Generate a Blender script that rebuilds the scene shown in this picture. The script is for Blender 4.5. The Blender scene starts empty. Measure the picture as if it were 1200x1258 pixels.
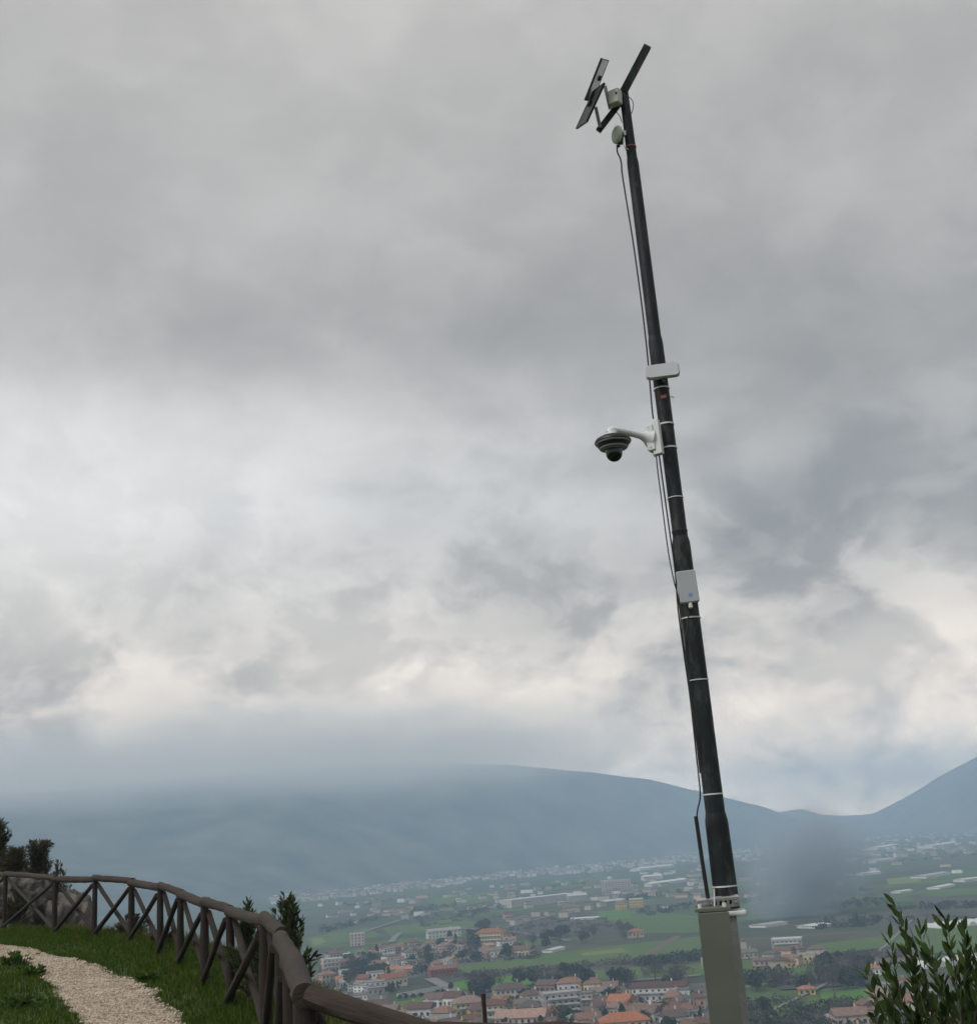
import bpy, bmesh, math, random
import numpy as np
from mathutils import Vector, Matrix, noise as mnoise

random.seed(7)
RNG = np.random.default_rng(11)
SC = bpy.context.scene
COL = SC.collection
R = math.radians

# ------------------------------------------------------------------ camera
F_PX, CX, CY = 1450.0, 600.0, 629.0          # the photograph is 1200 x 1258
PITCH, ROLL = R(15.8), R(4.2)
EYE = Vector((0, 0, 1.6))
H_PLAIN = -88.0
fw = Vector((0, math.cos(PITCH), math.sin(PITCH)))
r0 = Vector((1, 0, 0)); u0 = Vector((0, -math.sin(PITCH), math.cos(PITCH)))
rt = r0 * math.cos(ROLL) - u0 * math.sin(ROLL)
up = r0 * math.sin(ROLL) + u0 * math.cos(ROLL)
cam_d = bpy.data.cameras.new('camera')
cam = bpy.data.objects.new('camera', cam_d); COL.objects.link(cam)
cam.matrix_world = Matrix(((rt.x, up.x, -fw.x, EYE.x), (rt.y, up.y, -fw.y, EYE.y), (rt.z, up.z, -fw.z, EYE.z), (0, 0, 0, 1)))
cam_d.sensor_fit = 'HORIZONTAL'; cam_d.sensor_width = 36.0; cam_d.lens = 36.0 * F_PX / 1200.0
cam_d.clip_start = 0.05; cam_d.clip_end = 60000
SC.camera = cam

# ------------------------------------------------------------------ render / view
SC.render.engine = 'CYCLES'
cy = SC.cycles
cy.use_denoising = True
cy.max_bounces = 6; cy.diffuse_bounces = 3; cy.glossy_bounces = 2; cy.transmission_bounces = 3
cy.volume_bounces = 4; cy.transparent_max_bounces = 8
cy.volume_step_rate = 0.5; cy.volume_max_steps = 128
cy.use_adaptive_sampling = True; cy.adaptive_threshold = 0.02
SC.view_settings.view_transform = 'Standard'
SC.view_settings.look = 'None'
SC.view_settings.exposure = 0.68
SC.view_settings.gamma = 1.0
SC.view_settings.use_curve_mapping = False

SUN_EL, SUN_AZ = R(50), R(-125)               # azimuth from +Y, positive to the right

# ------------------------------------------------------------------ node helpers
class NT:
    def __init__(s, tree): s.t = tree; s.n = tree.nodes; s.l = tree.links
    def node(s, typ, **kw):
        n = s.n.new(typ)
        for k, v in kw.items(): setattr(n, k, v)
        return n
    def link(s, a, b): s.l.new(a, b)
    def _in(s, sock, v):
        if v is None: return
        if hasattr(v, 'links') or isinstance(v, bpy.types.NodeSocket): s.l.new(v, sock)
        else: sock.default_value = v
    def math(s, op, a, b=None, c=None, clamp=False):
        n = s.n.new('ShaderNodeMath'); n.operation = op; n.use_clamp = clamp
        s._in(n.inputs[0], a); s._in(n.inputs[1], b); s._in(n.inputs[2], c)
        return n.outputs[0]
    def vmath(s, op, a, b=None, scale=None):
        n = s.n.new('ShaderNodeVectorMath'); n.operation = op
        s._in(n.inputs[0], a); s._in(n.inputs[1], b)
        if scale is not None: s._in(n.inputs['Scale'], scale)
        return n.outputs['Value'] if op in ('LENGTH', 'DOT_PRODUCT', 'DISTANCE') else n.outputs[0]
    def noise(s, vec, scale, detail=4, rough=0.5, dist=0.0):
        n = s.n.new('ShaderNodeTexNoise'); s._in(n.inputs['Vector'], vec)
        n.inputs['Scale'].default_value = scale; n.inputs['Detail'].default_value = detail
        n.inputs['Roughness'].default_value = rough; n.inputs['Distortion'].default_value = dist
        return n
    def voro(s, vec, scale, feature='F1'):
        n = s.n.new('ShaderNodeTexVoronoi'); n.feature = feature; s._in(n.inputs['Vector'], vec)
        n.inputs['Scale'].default_value = scale
        return n
    def ramp(s, fac, stops, interp='LINEAR'):
        n = s.n.new('ShaderNodeValToRGB'); e = n.color_ramp; e.interpolation = interp
        while len(e.elements) < len(stops): e.elements.new(0.5)
        for el, (p, c) in zip(e.elements, stops):
            el.position = p; el.color = (*c, 1) if len(c) == 3 else c
        s._in(n.inputs[0], fac); return n.outputs[0]
    def mix(s, fac, a, b, typ='MIX'):
        n = s.n.new('ShaderNodeMix'); n.data_type = 'RGBA'; n.blend_type = typ
        s._in(n.inputs[0], fac)
        for sock, v in ((n.inputs[6], a), (n.inputs[7], b)):
            if isinstance(v, tuple): sock.default_value = (*v[:3], 1)
            else: s._in(sock, v)
        return n.outputs[2]
    def maprange(s, v, a, b, c, d, smooth=False):
        n = s.n.new('ShaderNodeMapRange'); n.clamp = True
        if smooth: n.interpolation_type = 'SMOOTHSTEP'
        s._in(n.inputs[0], v)
        for i, x in enumerate((a, b, c, d)): n.inputs[i + 1].default_value = x
        return n.outputs[0]
    def comb(s, x, y, z):
        n = s.n.new('ShaderNodeCombineXYZ')
        for i, v in enumerate((x, y, z)): s._in(n.inputs[i], v)
        return n.outputs[0]

# ------------------------------------------------------------------ world: overcast sky
def px_dir(px, py):
    d = fw + rt * ((px - CX) / F_PX) - up * ((py - CY) / F_PX)
    return d.normalized()
world = bpy.data.worlds.new('World'); SC.world = world; world.use_nodes = True
wt = NT(world.node_tree)
for n in list(wt.n): wt.n.remove(n)
tc = wt.node('ShaderNodeTexCoord')
dirv = wt.vmath('NORMALIZE', tc.outputs['Generated'])
sep = wt.node('ShaderNodeSeparateXYZ'); wt.link(dirv, sep.inputs[0])
dz = wt.math('MAXIMUM', sep.outputs[2], 0.0)
# cloud-deck coordinates: the deck is flat, so it foreshortens towards the horizon
inv = wt.math('DIVIDE', 1.0, wt.math('ADD', dz, 0.22))
deck = wt.comb(wt.math('MULTIPLY', sep.outputs[0], inv), wt.math('MULTIPLY', sep.outputs[1], inv), wt.math('MULTIPLY', dz, 0.7))
warp = wt.noise(deck, 1.6, 3, 0.5)
wv = wt.vmath('SUBTRACT', warp.outputs['Color'], (0.5, 0.5, 0.5))
deck_w = wt.vmath('ADD', deck, wt.vmath('SCALE', wv, None, 0.55))
big = wt.noise(deck_w, 1.5, 4, 0.5).outputs[0]
mid = wt.noise(deck_w, 3.6, 6, 0.55).outputs[0]
fine = wt.noise(deck_w, 9.0, 6, 0.6, 0.3).outputs[0]
# direction-space warp, for ragged edges on the cloud masses
dw = wt.noise(dirv, 4.5, 6, 0.58)
dirw = wt.vmath('NORMALIZE', wt.vmath('ADD', dirv, wt.vmath('SCALE', wt.vmath('SUBTRACT', dw.outputs['Color'], (0.5, 0.5, 0.5)), None, 0.16)))
def mass(px, py, sx, sy, amp):
    """a cloud mass (bright or dark) around a direction of the sky; sx, sy in degrees"""
    c = px_dir(px, py)
    ex = Vector((c.y, -c.x, 0)).normalized(); ey = ex.cross(c)
    a = wt.math('DIVIDE', wt.vmath('DOT_PRODUCT', dirw, tuple(ex)), math.sin(R(sx)))
    b = wt.math('DIVIDE', wt.vmath('DOT_PRODUCT', dirw, tuple(ey)), math.sin(R(sy)))
    front = wt.math('GREATER_THAN', wt.vmath('DOT_PRODUCT', dirw, tuple(c)), 0.0)
    q = wt.math('ADD', wt.math('MULTIPLY', a, a), wt.math('MULTIPLY', b, b))
    return wt.math('MULTIPLY', wt.math('MULTIPLY', wt.math('EXPONENT', wt.math('MULTIPLY', q, -1.0)), front), amp)
MASSES = [(30, 680, 15, 4.5, 0.19), (380, 570, 14, 4, 0.10), (420, 800, 10, 2.6, 0.11), (600, 850, 8, 2.6, 0.10), (980, 850, 7, 2.6, 0.12), (60, 560, 8, 3, 0.06),
          (1060, 520, 11, 6.5, -0.10), (560, 405, 17, 3.0, -0.055), (150, 330, 12, 4, -0.04), (1060, 650, 10, 2.5, -0.05), (1120, 330, 9, 7, -0.06), (830, 250, 12, 6, -0.02), (450, 150, 12, 7, 0.02),
          (330, 705, 7, 1.6, -0.07), (840, 800, 5, 1.6, -0.07), (200, 830, 10, 1.5, -0.04), (740, 660, 7, 1.6, -0.05), (1120, 775, 5, 2, 0.07)]
val = wt.math('ADD', 0.350, wt.math('MULTIPLY', wt.math('SUBTRACT', big, 0.5), 0.22))
val = wt.math('ADD', val, wt.math('MULTIPLY', wt.math('SUBTRACT', mid, 0.5), wt.maprange(dz, 0.15, 0.55, 0.13, 0.13)))
# the low, distant rows of cloud show their heaped edges
low = wt.maprange(dz, 0.10, 0.38, 1.0, 0.15, True)
stretch = wt.vmath('MULTIPLY', dirv, (1.0, 1.0, 1.5))
stretch = wt.vmath('ADD', stretch, wt.vmath('SCALE', wt.vmath('SUBTRACT', wt.noise(stretch, 6.0, 4, 0.5).outputs['Color'], (0.5, 0.5, 0.5)), None, 0.10))
heap = wt.maprange(wt.noise(stretch, 6.3, 9, 0.58).outputs[0], 0.43, 0.57, -0.5, 0.5, True)
heap2 = wt.maprange(wt.noise(stretch, 13.0, 8, 0.60).outputs[0], 0.44, 0.58, -0.5, 0.5, True)
val = wt.math('ADD', val, wt.math('MULTIPLY', heap, wt.math('MULTIPLY', low, 0.17)))
val = wt.math('ADD', val, wt.math('MULTIPLY', heap2, wt.math('MULTIPLY', low, 0.12)))
for m in MASSES: val = wt.math('ADD', val, mass(*m))
# the overcast brightens towards the horizon all round
val = wt.math('MULTIPLY', val, wt.math('ADD', 1.0, wt.math('MULTIPLY', wt.math('EXPONENT', wt.math('DIVIDE', dz, -0.052)), 6.5)))
val = wt.math('MULTIPLY', val, wt.maprange(dz, 0.36, 0.58, 1.0, 0.84, True))
val = wt.math('SMOOTH_MAX', val, 0.16, 0.16)
warmth = wt.maprange(val, 0.24, 0.52, 0.0, 1.0)
tint = wt.mix(warmth, (1.06, 1.0, 0.945), (1.04, 1.0, 0.95))
tint = wt.vmath('MULTIPLY', tint, wt.mix(wt.maprange(dz, 0.03, 0.30, 0.0, 1.0, True), (1.22, 1.0, 0.78), (0.995, 1.0, 1.005)))
cloud = wt.vmath('SCALE', tint, None, wt.math('MULTIPLY', val, 10.0))
glow = mass(1020, 992, 5, 0.7, 1.0)
cloud = wt.vmath('ADD', cloud, wt.vmath('MULTIPLY', (2.2, 1.5, 0.7), wt.comb(glow, glow, glow)))
sky = wt.node('ShaderNodeTexSky', sky_type='NISHITA')
sky.sun_disc = False; sky.sun_elevation = SUN_EL; sky.sun_rotation = SUN_AZ
sky.air_density = 1.2; sky.dust_density = 2.0
skymix = wt.mix(0.98, sky.outputs[0], cloud)
bg = wt.node('ShaderNodeBackground'); wt.link(skymix, bg.inputs[0]); bg.inputs[1].default_value = 0.10
wo = wt.node('ShaderNodeOutputWorld'); wt.link(bg.outputs[0], wo.inputs[0])

# ------------------------------------------------------------------ sun (behind the clouds)
sun_d = bpy.data.lights.new('sun', 'SUN'); sun_d.energy = 1.5; sun_d.angle = R(30); sun_d.color = (1.0, 0.97, 0.93)
sun = bpy.data.objects.new('sun', sun_d); COL.objects.link(sun)
sdir = Vector((math.sin(SUN_AZ) * math.cos(SUN_EL), math.cos(SUN_AZ) * math.cos(SUN_EL), math.sin(SUN_EL)))
sun.rotation_euler = sdir.to_track_quat('Z', 'Y').to_euler(); sun.location = sdir * 200

# ------------------------------------------------------------------ geometry helpers
def ray(px, py): return fw + rt * ((px - CX) / F_PX) - up * ((py - CY) / F_PX)
def at_depth(px, py, depth): return EYE + ray(px, py) * depth
def at_z(px, py, z):
    d = ray(px, py); return EYE + d * ((z - EYE.z) / d.z)
def plain(px, py, dz=0.0): return at_z(px, py, H_PLAIN + dz)
def proj(p):
    d = Vector(p) - EYE; w = d.dot(fw)
    return (CX + F_PX * d.dot(rt) / w, CY - F_PX * d.dot(up) / w, w)
def at_ground(px, py, zf, it=25):
    z = 0.0
    for _ in range(it):
        p = at_z(px, py, z); z = z * 0.4 + 0.6 * zf(p.x, p.y)
    return at_z(px, py, z)

class MB:
    """collects shapes in world (or local) coordinates and links them as one mesh object"""
    def __init__(s): s.v = []; s.f = []; s.m = []; s.mi = 0
    def add(s, vs, fs):
        o = len(s.v); s.v += [tuple(v) for v in vs]; s.f += [tuple(i + o for i in f) for f in fs]; s.m += [s.mi] * len(fs)
        return s
    def box(s, c, x, y, z):
        c, x, y, z = map(Vector, (c, x, y, z))       # x, y, z are half-extent vectors
        vs = [c + x * i + y * j + z * k for k in (-1, 1) for j in (-1, 1) for i in (-1, 1)]
        return s.add(vs, [(0, 2, 3, 1), (4, 5, 7, 6), (0, 1, 5, 4), (2, 6, 7, 3), (0, 4, 6, 2), (1, 3, 7, 5)])
    def bevbox(s, c, x, y, z, b=0.12, n=4):
        """slab with rounded corners in its x-z outline; y is the thickness"""
        c, x, y, z = map(Vector, (c, x, y, z)); lx, lz = x.length, z.length; rr = b * min(lx, lz)
        ex, ez = x.normalized(), z.normalized(); out = []
        for sx, sz, a0 in ((1, 1, 0), (-1, 1, 90), (-1, -1, 180), (1, -1, 270)):
            for k in range(n + 1):
                a = R(a0 + 90 * k / n); out.append(((sx * (lx - rr) + rr * math.cos(a)), (sz * (lz - rr) + rr * math.sin(a))))
        m = len(out); e = min(rr * 0.5, y.length * 0.45); ey = y.normalized(); vs = []
        for yy, sh in ((-y.length, e), (-y.length + e, 0), (y.length - e, 0), (y.length, e)):
            for a, b2 in out:
                l = math.hypot(a, b2); k = (l - sh) / l
                vs.append(c + ex * a * k + ez * b2 * k + ey * yy)
        fs = [tuple(range(m))[::-1], tuple(range(3 * m, 4 * m))]
        for q in range(3):
            for i in range(m): fs.append((q * m + i, q * m + (i + 1) % m, (q + 1) * m + (i + 1) % m, (q + 1) * m + i))
        return s.add(vs, fs)
    def tube(s, pts, rad, n=8, cap=True):
        pts = [Vector(p) for p in pts]
        if not hasattr(rad, '__len__'): rad = [rad] * len(pts)
        vs = []; prev = None
        for i, p in enumerate(pts):
            t = (pts[min(i + 1, len(pts) - 1)] - pts[max(i - 1, 0)]).normalized()
            if prev is None:
                a = Vector((0, 0, 1)) if abs(t.z) < 0.9 else Vector((1, 0, 0)); prev = a
            e1 = (prev - t * prev.dot(t)).normalized(); e2 = t.cross(e1); prev = e1
            for k in range(n):
                a = 2 * math.pi * k / n; vs.append(p + (e1 * math.cos(a) + e2 * math.sin(a)) * rad[i])
        fs = []
        for i in range(len(pts) - 1):
            for k in range(n): fs.append((i * n + k, i * n + (k + 1) % n, (i + 1) * n + (k + 1) % n, (i + 1) * n + k))
        if cap: fs += [tuple(range(n))[::-1], tuple(range((len(pts) - 1) * n, len(pts) * n))]
        return s.add(vs, fs)
    def lathe(s, base, axis, prof, n=20):
        """prof: list of (distance along axis, radius)"""
        base, axis = Vector(base), Vector(axis).normalized()
        a = Vector((1, 0, 0)) if abs(axis.x) < 0.9 else Vector((0, 1, 0))
        e1 = (a - axis * a.dot(axis)).normalized(); e2 = axis.cross(e1); vs = []
        for d, r in prof:
            for k in range(n):
                t = 2 * math.pi * k / n; vs.append(base + axis * d + (e1 * math.cos(t) + e2 * math.sin(t)) * max(r, 1e-5))
        fs = []
        for i in range(len(prof) - 1):
            for k in range(n): fs.append((i * n + k, i * n + (k + 1) % n, (i + 1) * n + (k + 1) % n, (i + 1) * n + k))
        fs += [tuple(range(n))[::-1], tuple(range((len(prof) - 1) * n, len(prof) * n))]
        return s.add(vs, fs)
    def build(s, name, mats, parent=None, smooth=False, origin=None):
        if not isinstance(mats, (list, tuple)): mats = [mats]
        o0 = Vector(origin) if origin is not None else (Vector(parent['_o']) if parent is not None and '_o' in parent else Vector((0, 0, 0)))
        me = bpy.data.meshes.new(name)
        me.from_pydata([(v[0] - o0.x, v[1] - o0.y, v[2] - o0.z) for v in s.v], [], s.f)
        for m in mats: me.materials.append(m)
        if len(mats) > 1: me.polygons.foreach_set('material_index', s.m)
        if smooth:
            me.polygons.foreach_set('use_smooth', [True] * len(me.polygons))
        me.update()
        ob = bpy.data.objects.new(name, me); COL.objects.link(ob)
        if parent is not None:
            ob.parent = parent
            if '_o' in parent: ob['_o'] = tuple(parent['_o'])
        elif origin is not None: ob.location = o0; ob['_o'] = tuple(o0)
        if smooth:
            bm = bmesh.new(); bm.from_mesh(me)
            for e in bm.edges:
                if len(e.link_faces) == 2 and e.calc_face_angle(0) > R(42): e.smooth = False
            bm.to_mesh(me); bm.free()
        return ob

def tag(o, label=None, cat=None, group=None, kind=None):
    if label: o['label'] = label
    if cat: o['category'] = cat
    if group: o['group'] = group
    if kind: o['kind'] = kind
    return o
def thing(name, loc, label, cat, group=None):
    o = bpy.data.objects.new(name, None); COL.objects.link(o); o.location = loc; o['_o'] = tuple(loc)
    o.empty_display_size = 0.2
    return tag(o, label, cat, group)

# ------------------------------------------------------------------ materials
MATS = {}
def mat(name, col, rough=0.7, var=0.25, scale=6.0, bump=0.0, bscale=None, bdist=0.02, metal=0.0, col2=None, coord='Object', spec=0.4, stretch=None, subsurf=0):
    if name in MATS: return MATS[name]
    m = bpy.data.materials.new(name); m.use_nodes = True
    t = NT(m.node_tree); b = t.n['Principled BSDF']
    b.inputs['Roughness'].default_value = rough; b.inputs['Metallic'].default_value = metal
    b.inputs['Specular IOR Level'].default_value = spec
    c = t.node('ShaderNodeTexCoord').outputs[coord]
    if stretch: c = t.vmath('MULTIPLY', c, stretch)
    n1 = t.noise(c, scale, 6, 0.6).outputs[0]
    if col2 is None:
        lo = tuple(x * (1 - var) for x in col); hi = tuple(min(1, x * (1 + var)) for x in col)
    else: lo, hi = col, col2
    t.link(t.ramp(n1, [(0.3, lo), (0.7, hi)]), b.inputs['Base Color'])
    t.link(t.maprange(n1, 0.3, 0.7, max(0, rough - 0.1), min(1, rough + 0.1)), b.inputs['Roughness'])
    if bump:
        bn = t.node('ShaderNodeBump'); bn.inputs['Strength'].default_value = bump; bn.inputs['Distance'].default_value = bdist
        t.link(t.noise(c, bscale or scale * 4, 6, 0.65).outputs[0], bn.inputs['Height']); t.link(bn.outputs[0], b.inputs['Normal'])
    MATS[name] = m; return m

def leaf_mat(name, c1, c2, rough=0.5, trans=0.25):
    if name in MATS: return MATS[name]
    m = bpy.data.materials.new(name); m.use_nodes = True
    t = NT(m.node_tree); b = t.n['Principled BSDF']; out = t.n['Material Output']
    g = t.node('ShaderNodeNewGeometry')
    oi = t.node('ShaderNodeObjectInfo')
    k = t.math('FRACT', t.math('ADD', g.outputs['Random Per Island'], t.math('MULTIPLY', oi.outputs['Random'], 0.37)))
    c = t.mix(k, c1, c2)
    t.link(c, b.inputs['Base Color']); b.inputs['Roughness'].default_value = rough; b.inputs['Specular IOR Level'].default_value = 0.15
    tr = t.node('ShaderNodeBsdfTranslucent'); t.link(c, tr.inputs[0])
    mx = t.node('ShaderNodeMixShader'); mx.inputs[0].default_value = trans
    t.link(b.outputs[0], mx.inputs[1]); t.link(tr.outputs[0], mx.inputs[2]); t.link(mx.outputs[0], out.inputs[0])
    MATS[name] = m; return m

M_ground = bpy.data.materials.new('grassy_soil'); M_ground.use_nodes = True
t = NT(M_ground.node_tree); b = t.n['Principled BSDF']; b.inputs['Roughness'].default_value = 0.95
c = t.node('ShaderNodeTexCoord').outputs['Object']
n1 = t.noise(c, 1.2, 6, 0.6).outputs[0]; n2 = t.noise(c, 14, 4, 0.6).outputs[0]
g1 = t.ramp(n1, [(0.35, (0.030, 0.055, 0.014)), (0.55, (0.045, 0.085, 0.018)), (0.75, (0.085, 0.085, 0.035))])
g1 = t.mix(t.maprange(n2, 0.4, 0.7, 0, 0.6), g1, (0.05, 0.045, 0.025))
t.link(g1, b.inputs['Base Color'])
bn = t.node('ShaderNodeBump'); bn.inputs['Strength'].default_value = 0.6; bn.inputs['Distance'].default_value = 0.05
t.link(n2, bn.inputs['Height']); t.link(bn.outputs[0], b.inputs['Normal'])

M_gravel = bpy.data.materials.new('beige_gravel'); M_gravel.use_nodes = True
t = NT(M_gravel.node_tree); b = t.n['Principled BSDF']; b.inputs['Roughness'].default_value = 0.95
c = t.node('ShaderNodeTexCoord').outputs['Object']
v = t.voro(c, 26); n1 = t.noise(c, 1.6, 5, 0.6).outputs[0]
g1 = t.mix(t.math('MULTIPLY', v.outputs['Color'], 1.0), (0.26, 0.21, 0.16), (0.53, 0.45, 0.36))
g1 = t.mix(t.maprange(n1, 0.45, 0.75, 0, 0.45), g1, (0.26, 0.21, 0.155))
t.link(g1, b.inputs['Base Color'])
bn = t.node('ShaderNodeBump'); bn.inputs['Strength'].default_value = 0.9; bn.inputs['Distance'].default_value = 0.03
t.link(t.math('SUBTRACT', 1.0, v.outputs['Distance']), bn.inputs['Height']); t.link(bn.outputs[0], b.inputs['Normal'])

# valley floor: a patchwork of fields
M_plain = bpy.data.materials.new('patchwork_fields'); M_plain.use_nodes = True
t = NT(M_plain.node_tree); b = t.n['Principled BSDF']; b.inputs['Roughness'].default_value = 1.0; b.inputs['Specular IOR Level'].default_value = 0.1
c = t.node('ShaderNodeTexCoord').outputs['Object']
mp = t.node('ShaderNodeMapping'); t.link(c, mp.inputs[0]); mp.inputs['Rotation'].default_value = (0, 0, R(17)); mp.inputs['Scale'].default_value = (1 / 150, 1 / 62, 1)
vv = t.voro(mp.outputs[0], 1.0); vv.distance = 'CHEBYCHEV'; vv.inputs['Randomness'].default_value = 0.85
sepc = t.node('ShaderNodeSeparateColor'); t.link(vv.outputs['Color'], sepc.inputs[0])
fieldc = t.ramp(sepc.outputs[0], [(0.0, (0.050, 0.095, 0.024)), (0.18, (0.085, 0.080, 0.060)), (0.34, (0.060, 0.075, 0.040)), (0.5, (0.070, 0.130, 0.028)),
                                  (0.6, (0.090, 0.082, 0.066)), (0.74, (0.052, 0.062, 0.042)), (0.88, (0.080, 0.140, 0.032)), (0.95, (0.11, 0.095, 0.075))], 'CONSTANT')
n1 = t.noise(c, 0.02, 6, 0.6).outputs[0]; n2 = t.noise(c, 0.15, 5, 0.65).outputs[0]
fieldc = t.mix(t.maprange(n1, 0.45, 0.65, 0, 0.75), fieldc, (0.048, 0.055, 0.040))
fieldc = t.mix(t.maprange(n2, 0.42, 0.7, 0, 0.5), fieldc, (0.075, 0.070, 0.055))
t.link(fieldc, b.inputs['Base Color'])

def field_mat(name, c1, c2):
    return mat(name, c1, 1.0, scale=0.03, col2=c2, spec=0.1)
M_field_bright = field_mat('bright_crop', (0.055, 0.145, 0.022), (0.085, 0.185, 0.030))
M_field_green = field_mat('green_crop', (0.060, 0.108, 0.030), (0.096, 0.142, 0.040))
M_field_lime = field_mat('lime_crop', (0.12, 0.165, 0.045), (0.17, 0.20, 0.06))
M_field_grey = field_mat('bare_orchard', (0.060, 0.060, 0.048), (0.085, 0.080, 0.066))
M_field_brown = field_mat('ploughed_soil', (0.115, 0.090, 0.066), (0.15, 0.12, 0.09))
M_road = mat('pale_road', (0.17, 0.165, 0.155), 0.9, 0.15, 0.2)
M_mount = mat('forested_slope', (0.030, 0.042, 0.034), 1.0, scale=0.006, col2=(0.19, 0.185, 0.145), spec=0.0)
M_wood = mat('dark_stained_wood', (0.010, 0.007, 0.0055), 0.85, scale=9, col2=(0.034, 0.024, 0.018), bump=1.0, bscale=16, bdist=0.012, stretch=(2.2, 2.2, 0.22))
M_rail = mat('weathered_rail_wood', (0.013, 0.009, 0.0065), 0.85, scale=5, col2=(0.060, 0.043, 0.031), bump=1.0, bscale=14, bdist=0.014, stretch=(2.2, 2.2, 0.25))
M_steel = mat('black_green_steel', (0.010, 0.0145, 0.017), 0.6, 0.6, 3.0, bump=0.12, bscale=60, spec=0.3)
t = NT(M_steel.node_tree); b = t.n['Principled BSDF']; src = b.inputs['Base Color'].links[0].from_socket
c = t.node('ShaderNodeTexCoord').outputs['Object']
scuff = t.maprange(t.noise(t.vmath('MULTIPLY', c, (1, 1, 0.3)), 9.0, 8, 0.7).outputs[0], 0.50, 0.72, 0, 0.85)
cc_ = t.mix(scuff, src, (0.085, 0.092, 0.088))
rust = t.maprange(t.noise(c, 5.5, 6, 0.75).outputs[0], 0.63, 0.71, 0, 0.9)
cc_ = t.mix(rust, cc_, (0.115, 0.058, 0.036))
t.link(cc_, b.inputs['Base Color'])
M_black = mat('black_plastic', (0.012, 0.012, 0.013), 0.5, 0.3, 20)
M_cable = mat('black_cable', (0.014, 0.014, 0.014), 0.6, 0.2, 20)
M_white = mat('white_plastic', (0.66, 0.67, 0.68), 0.45, 0.05, 8)
M_pale = mat('pale_grey_plastic', (0.46, 0.48, 0.50), 0.45, 0.05, 8)
M_offwhite = mat('greenish_white_plastic', (0.58, 0.60, 0.52), 0.5, 0.06, 8)
M_grey = mat('grey_plastic', (0.34, 0.36, 0.38), 0.5, 0.05, 8)
M_zinc = mat('galvanised_steel', (0.48, 0.49, 0.50), 0.45, 0.2, 14, metal=0.6)
M_strap = mat('pale_strap', (0.62, 0.63, 0.64), 0.4, 0.1, 14)
M_cab = mat('grey_green_polyester', (0.104, 0.113, 0.093), 0.55, 0.14, 3, bump=0.05, bscale=120)
M_concrete = mat('pale_concrete', (0.40, 0.41, 0.40), 0.9, 0.15, 9, bump=0.4)
M_cabseal = mat('dark_seal', (0.035, 0.045, 0.045), 0.6, 0.2, 10)
M_blue = mat('blue_print', (0.02, 0.16, 0.62), 0.5, 0.02, 10)
M_red = mat('faded_red_tape', (0.30, 0.11, 0.10), 0.6, 0.2, 30)
M_glass_d = mat('dome_glass', (0.005, 0.005, 0.006), 0.08, 0.1, 5, spec=0.6)
M_ring = mat('camera_grey', (0.24, 0.25, 0.26), 0.5, 0.08, 10)
M_cells = mat('solar_cells', (0.010, 0.012, 0.020), 0.2, 0.2, 10)
M_rock = mat('grey_limestone', (0.050, 0.045, 0.036), 0.95, scale=2.2, col2=(0.23, 0.215, 0.19), bump=1.0, bscale=5, bdist=0.25)
M_rock_red = mat('lichen_rock', (0.06, 0.045, 0.03), 0.95, scale=1.6, col2=(0.20, 0.15, 0.11), bump=1.0, bscale=6, bdist=0.2)
M_bark = mat('bark', (0.05, 0.042, 0.034), 0.9, scale=8, col2=(0.10, 0.085, 0.07), bump=0.6)
L_olive = leaf_mat('olive_leaves', (0.030, 0.048, 0.020), (0.085, 0.11, 0.055))
L_olive_dark = leaf_mat('olive_leaves_dark', (0.018, 0.036, 0.010), (0.070, 0.108, 0.034))
L_grass = leaf_mat('grass_blades', (0.030, 0.066, 0.006), (0.085, 0.132, 0.016), 0.8, 0.35)
L_dry = leaf_mat('dry_grass_blades', (0.10, 0.11, 0.035), (0.19, 0.16, 0.075), 0.8, 0.3)
L_ever = leaf_mat('evergreen_leaves', (0.016, 0.028, 0.018), (0.036, 0.054, 0.030), 0.7, 0.1)
L_bare = leaf_mat('bare_twigs', (0.060, 0.054, 0.048), (0.11, 0.098, 0.086), 0.9, 0.1)
L_bush = leaf_mat('brownish_scrub', (0.045, 0.042, 0.024), (0.10, 0.085, 0.05), 0.8, 0.2)
L_conif = leaf_mat('dark_needles', (0.028, 0.030, 0.016), (0.115, 0.100, 0.055), 0.8, 0.15)

# ------------------------------------------------------------------ terrain of the hilltop
def sstep(x): x = np.clip(x, 0, 1); return x * x * (3 - 2 * x)
def g_top(x, y):
    d = np.hypot(x, y); return -0.05 + 0.55 * sstep((d - 11) / 15.0)
POSTS_PX = [(-62, 1136, 1073), (4.7, 1142, 1075), (66.5, 1150, 1080), (115.5, 1153, 1080), (161, 1160, 1084), (196.7, 1175, 1090), (222, 1190, 1098),
            (252, 1216, 1110), (283.5, 1239, 1119)]
fence_pts = []                     # (base, top-of-rail centre)
for px, pg, pr in POSTS_PX:
    gpt = at_ground(px, pg, g_top)
    d = ray(px, pr); k = math.hypot(gpt.x, gpt.y) / math.hypot(d.x, d.y); top = EYE + d * k
    fence_pts.append((gpt, Vector((gpt.x, gpt.y, top.z))))
for px, pr, dist in ((325, 1131, 11.3), (345, 1150, 9.2), (357, 1178, 7.1), (374, 1223, 5.2)):
    d = ray(px, pr); p = EYE + d * (dist / math.hypot(d.x, d.y)); zg = float(g_top(p.x, p.y))
    fence_pts.append((Vector((p.x, p.y, zg)), p))
for px, pr, dist in ((545, 1275, 4.6),):
    d = ray(px, pr); p = EYE + d * (dist / math.hypot(d.x, d.y)); fence_pts.append((Vector((p.x, p.y, -0.1)), p))
last = fence_pts[-1]
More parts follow.
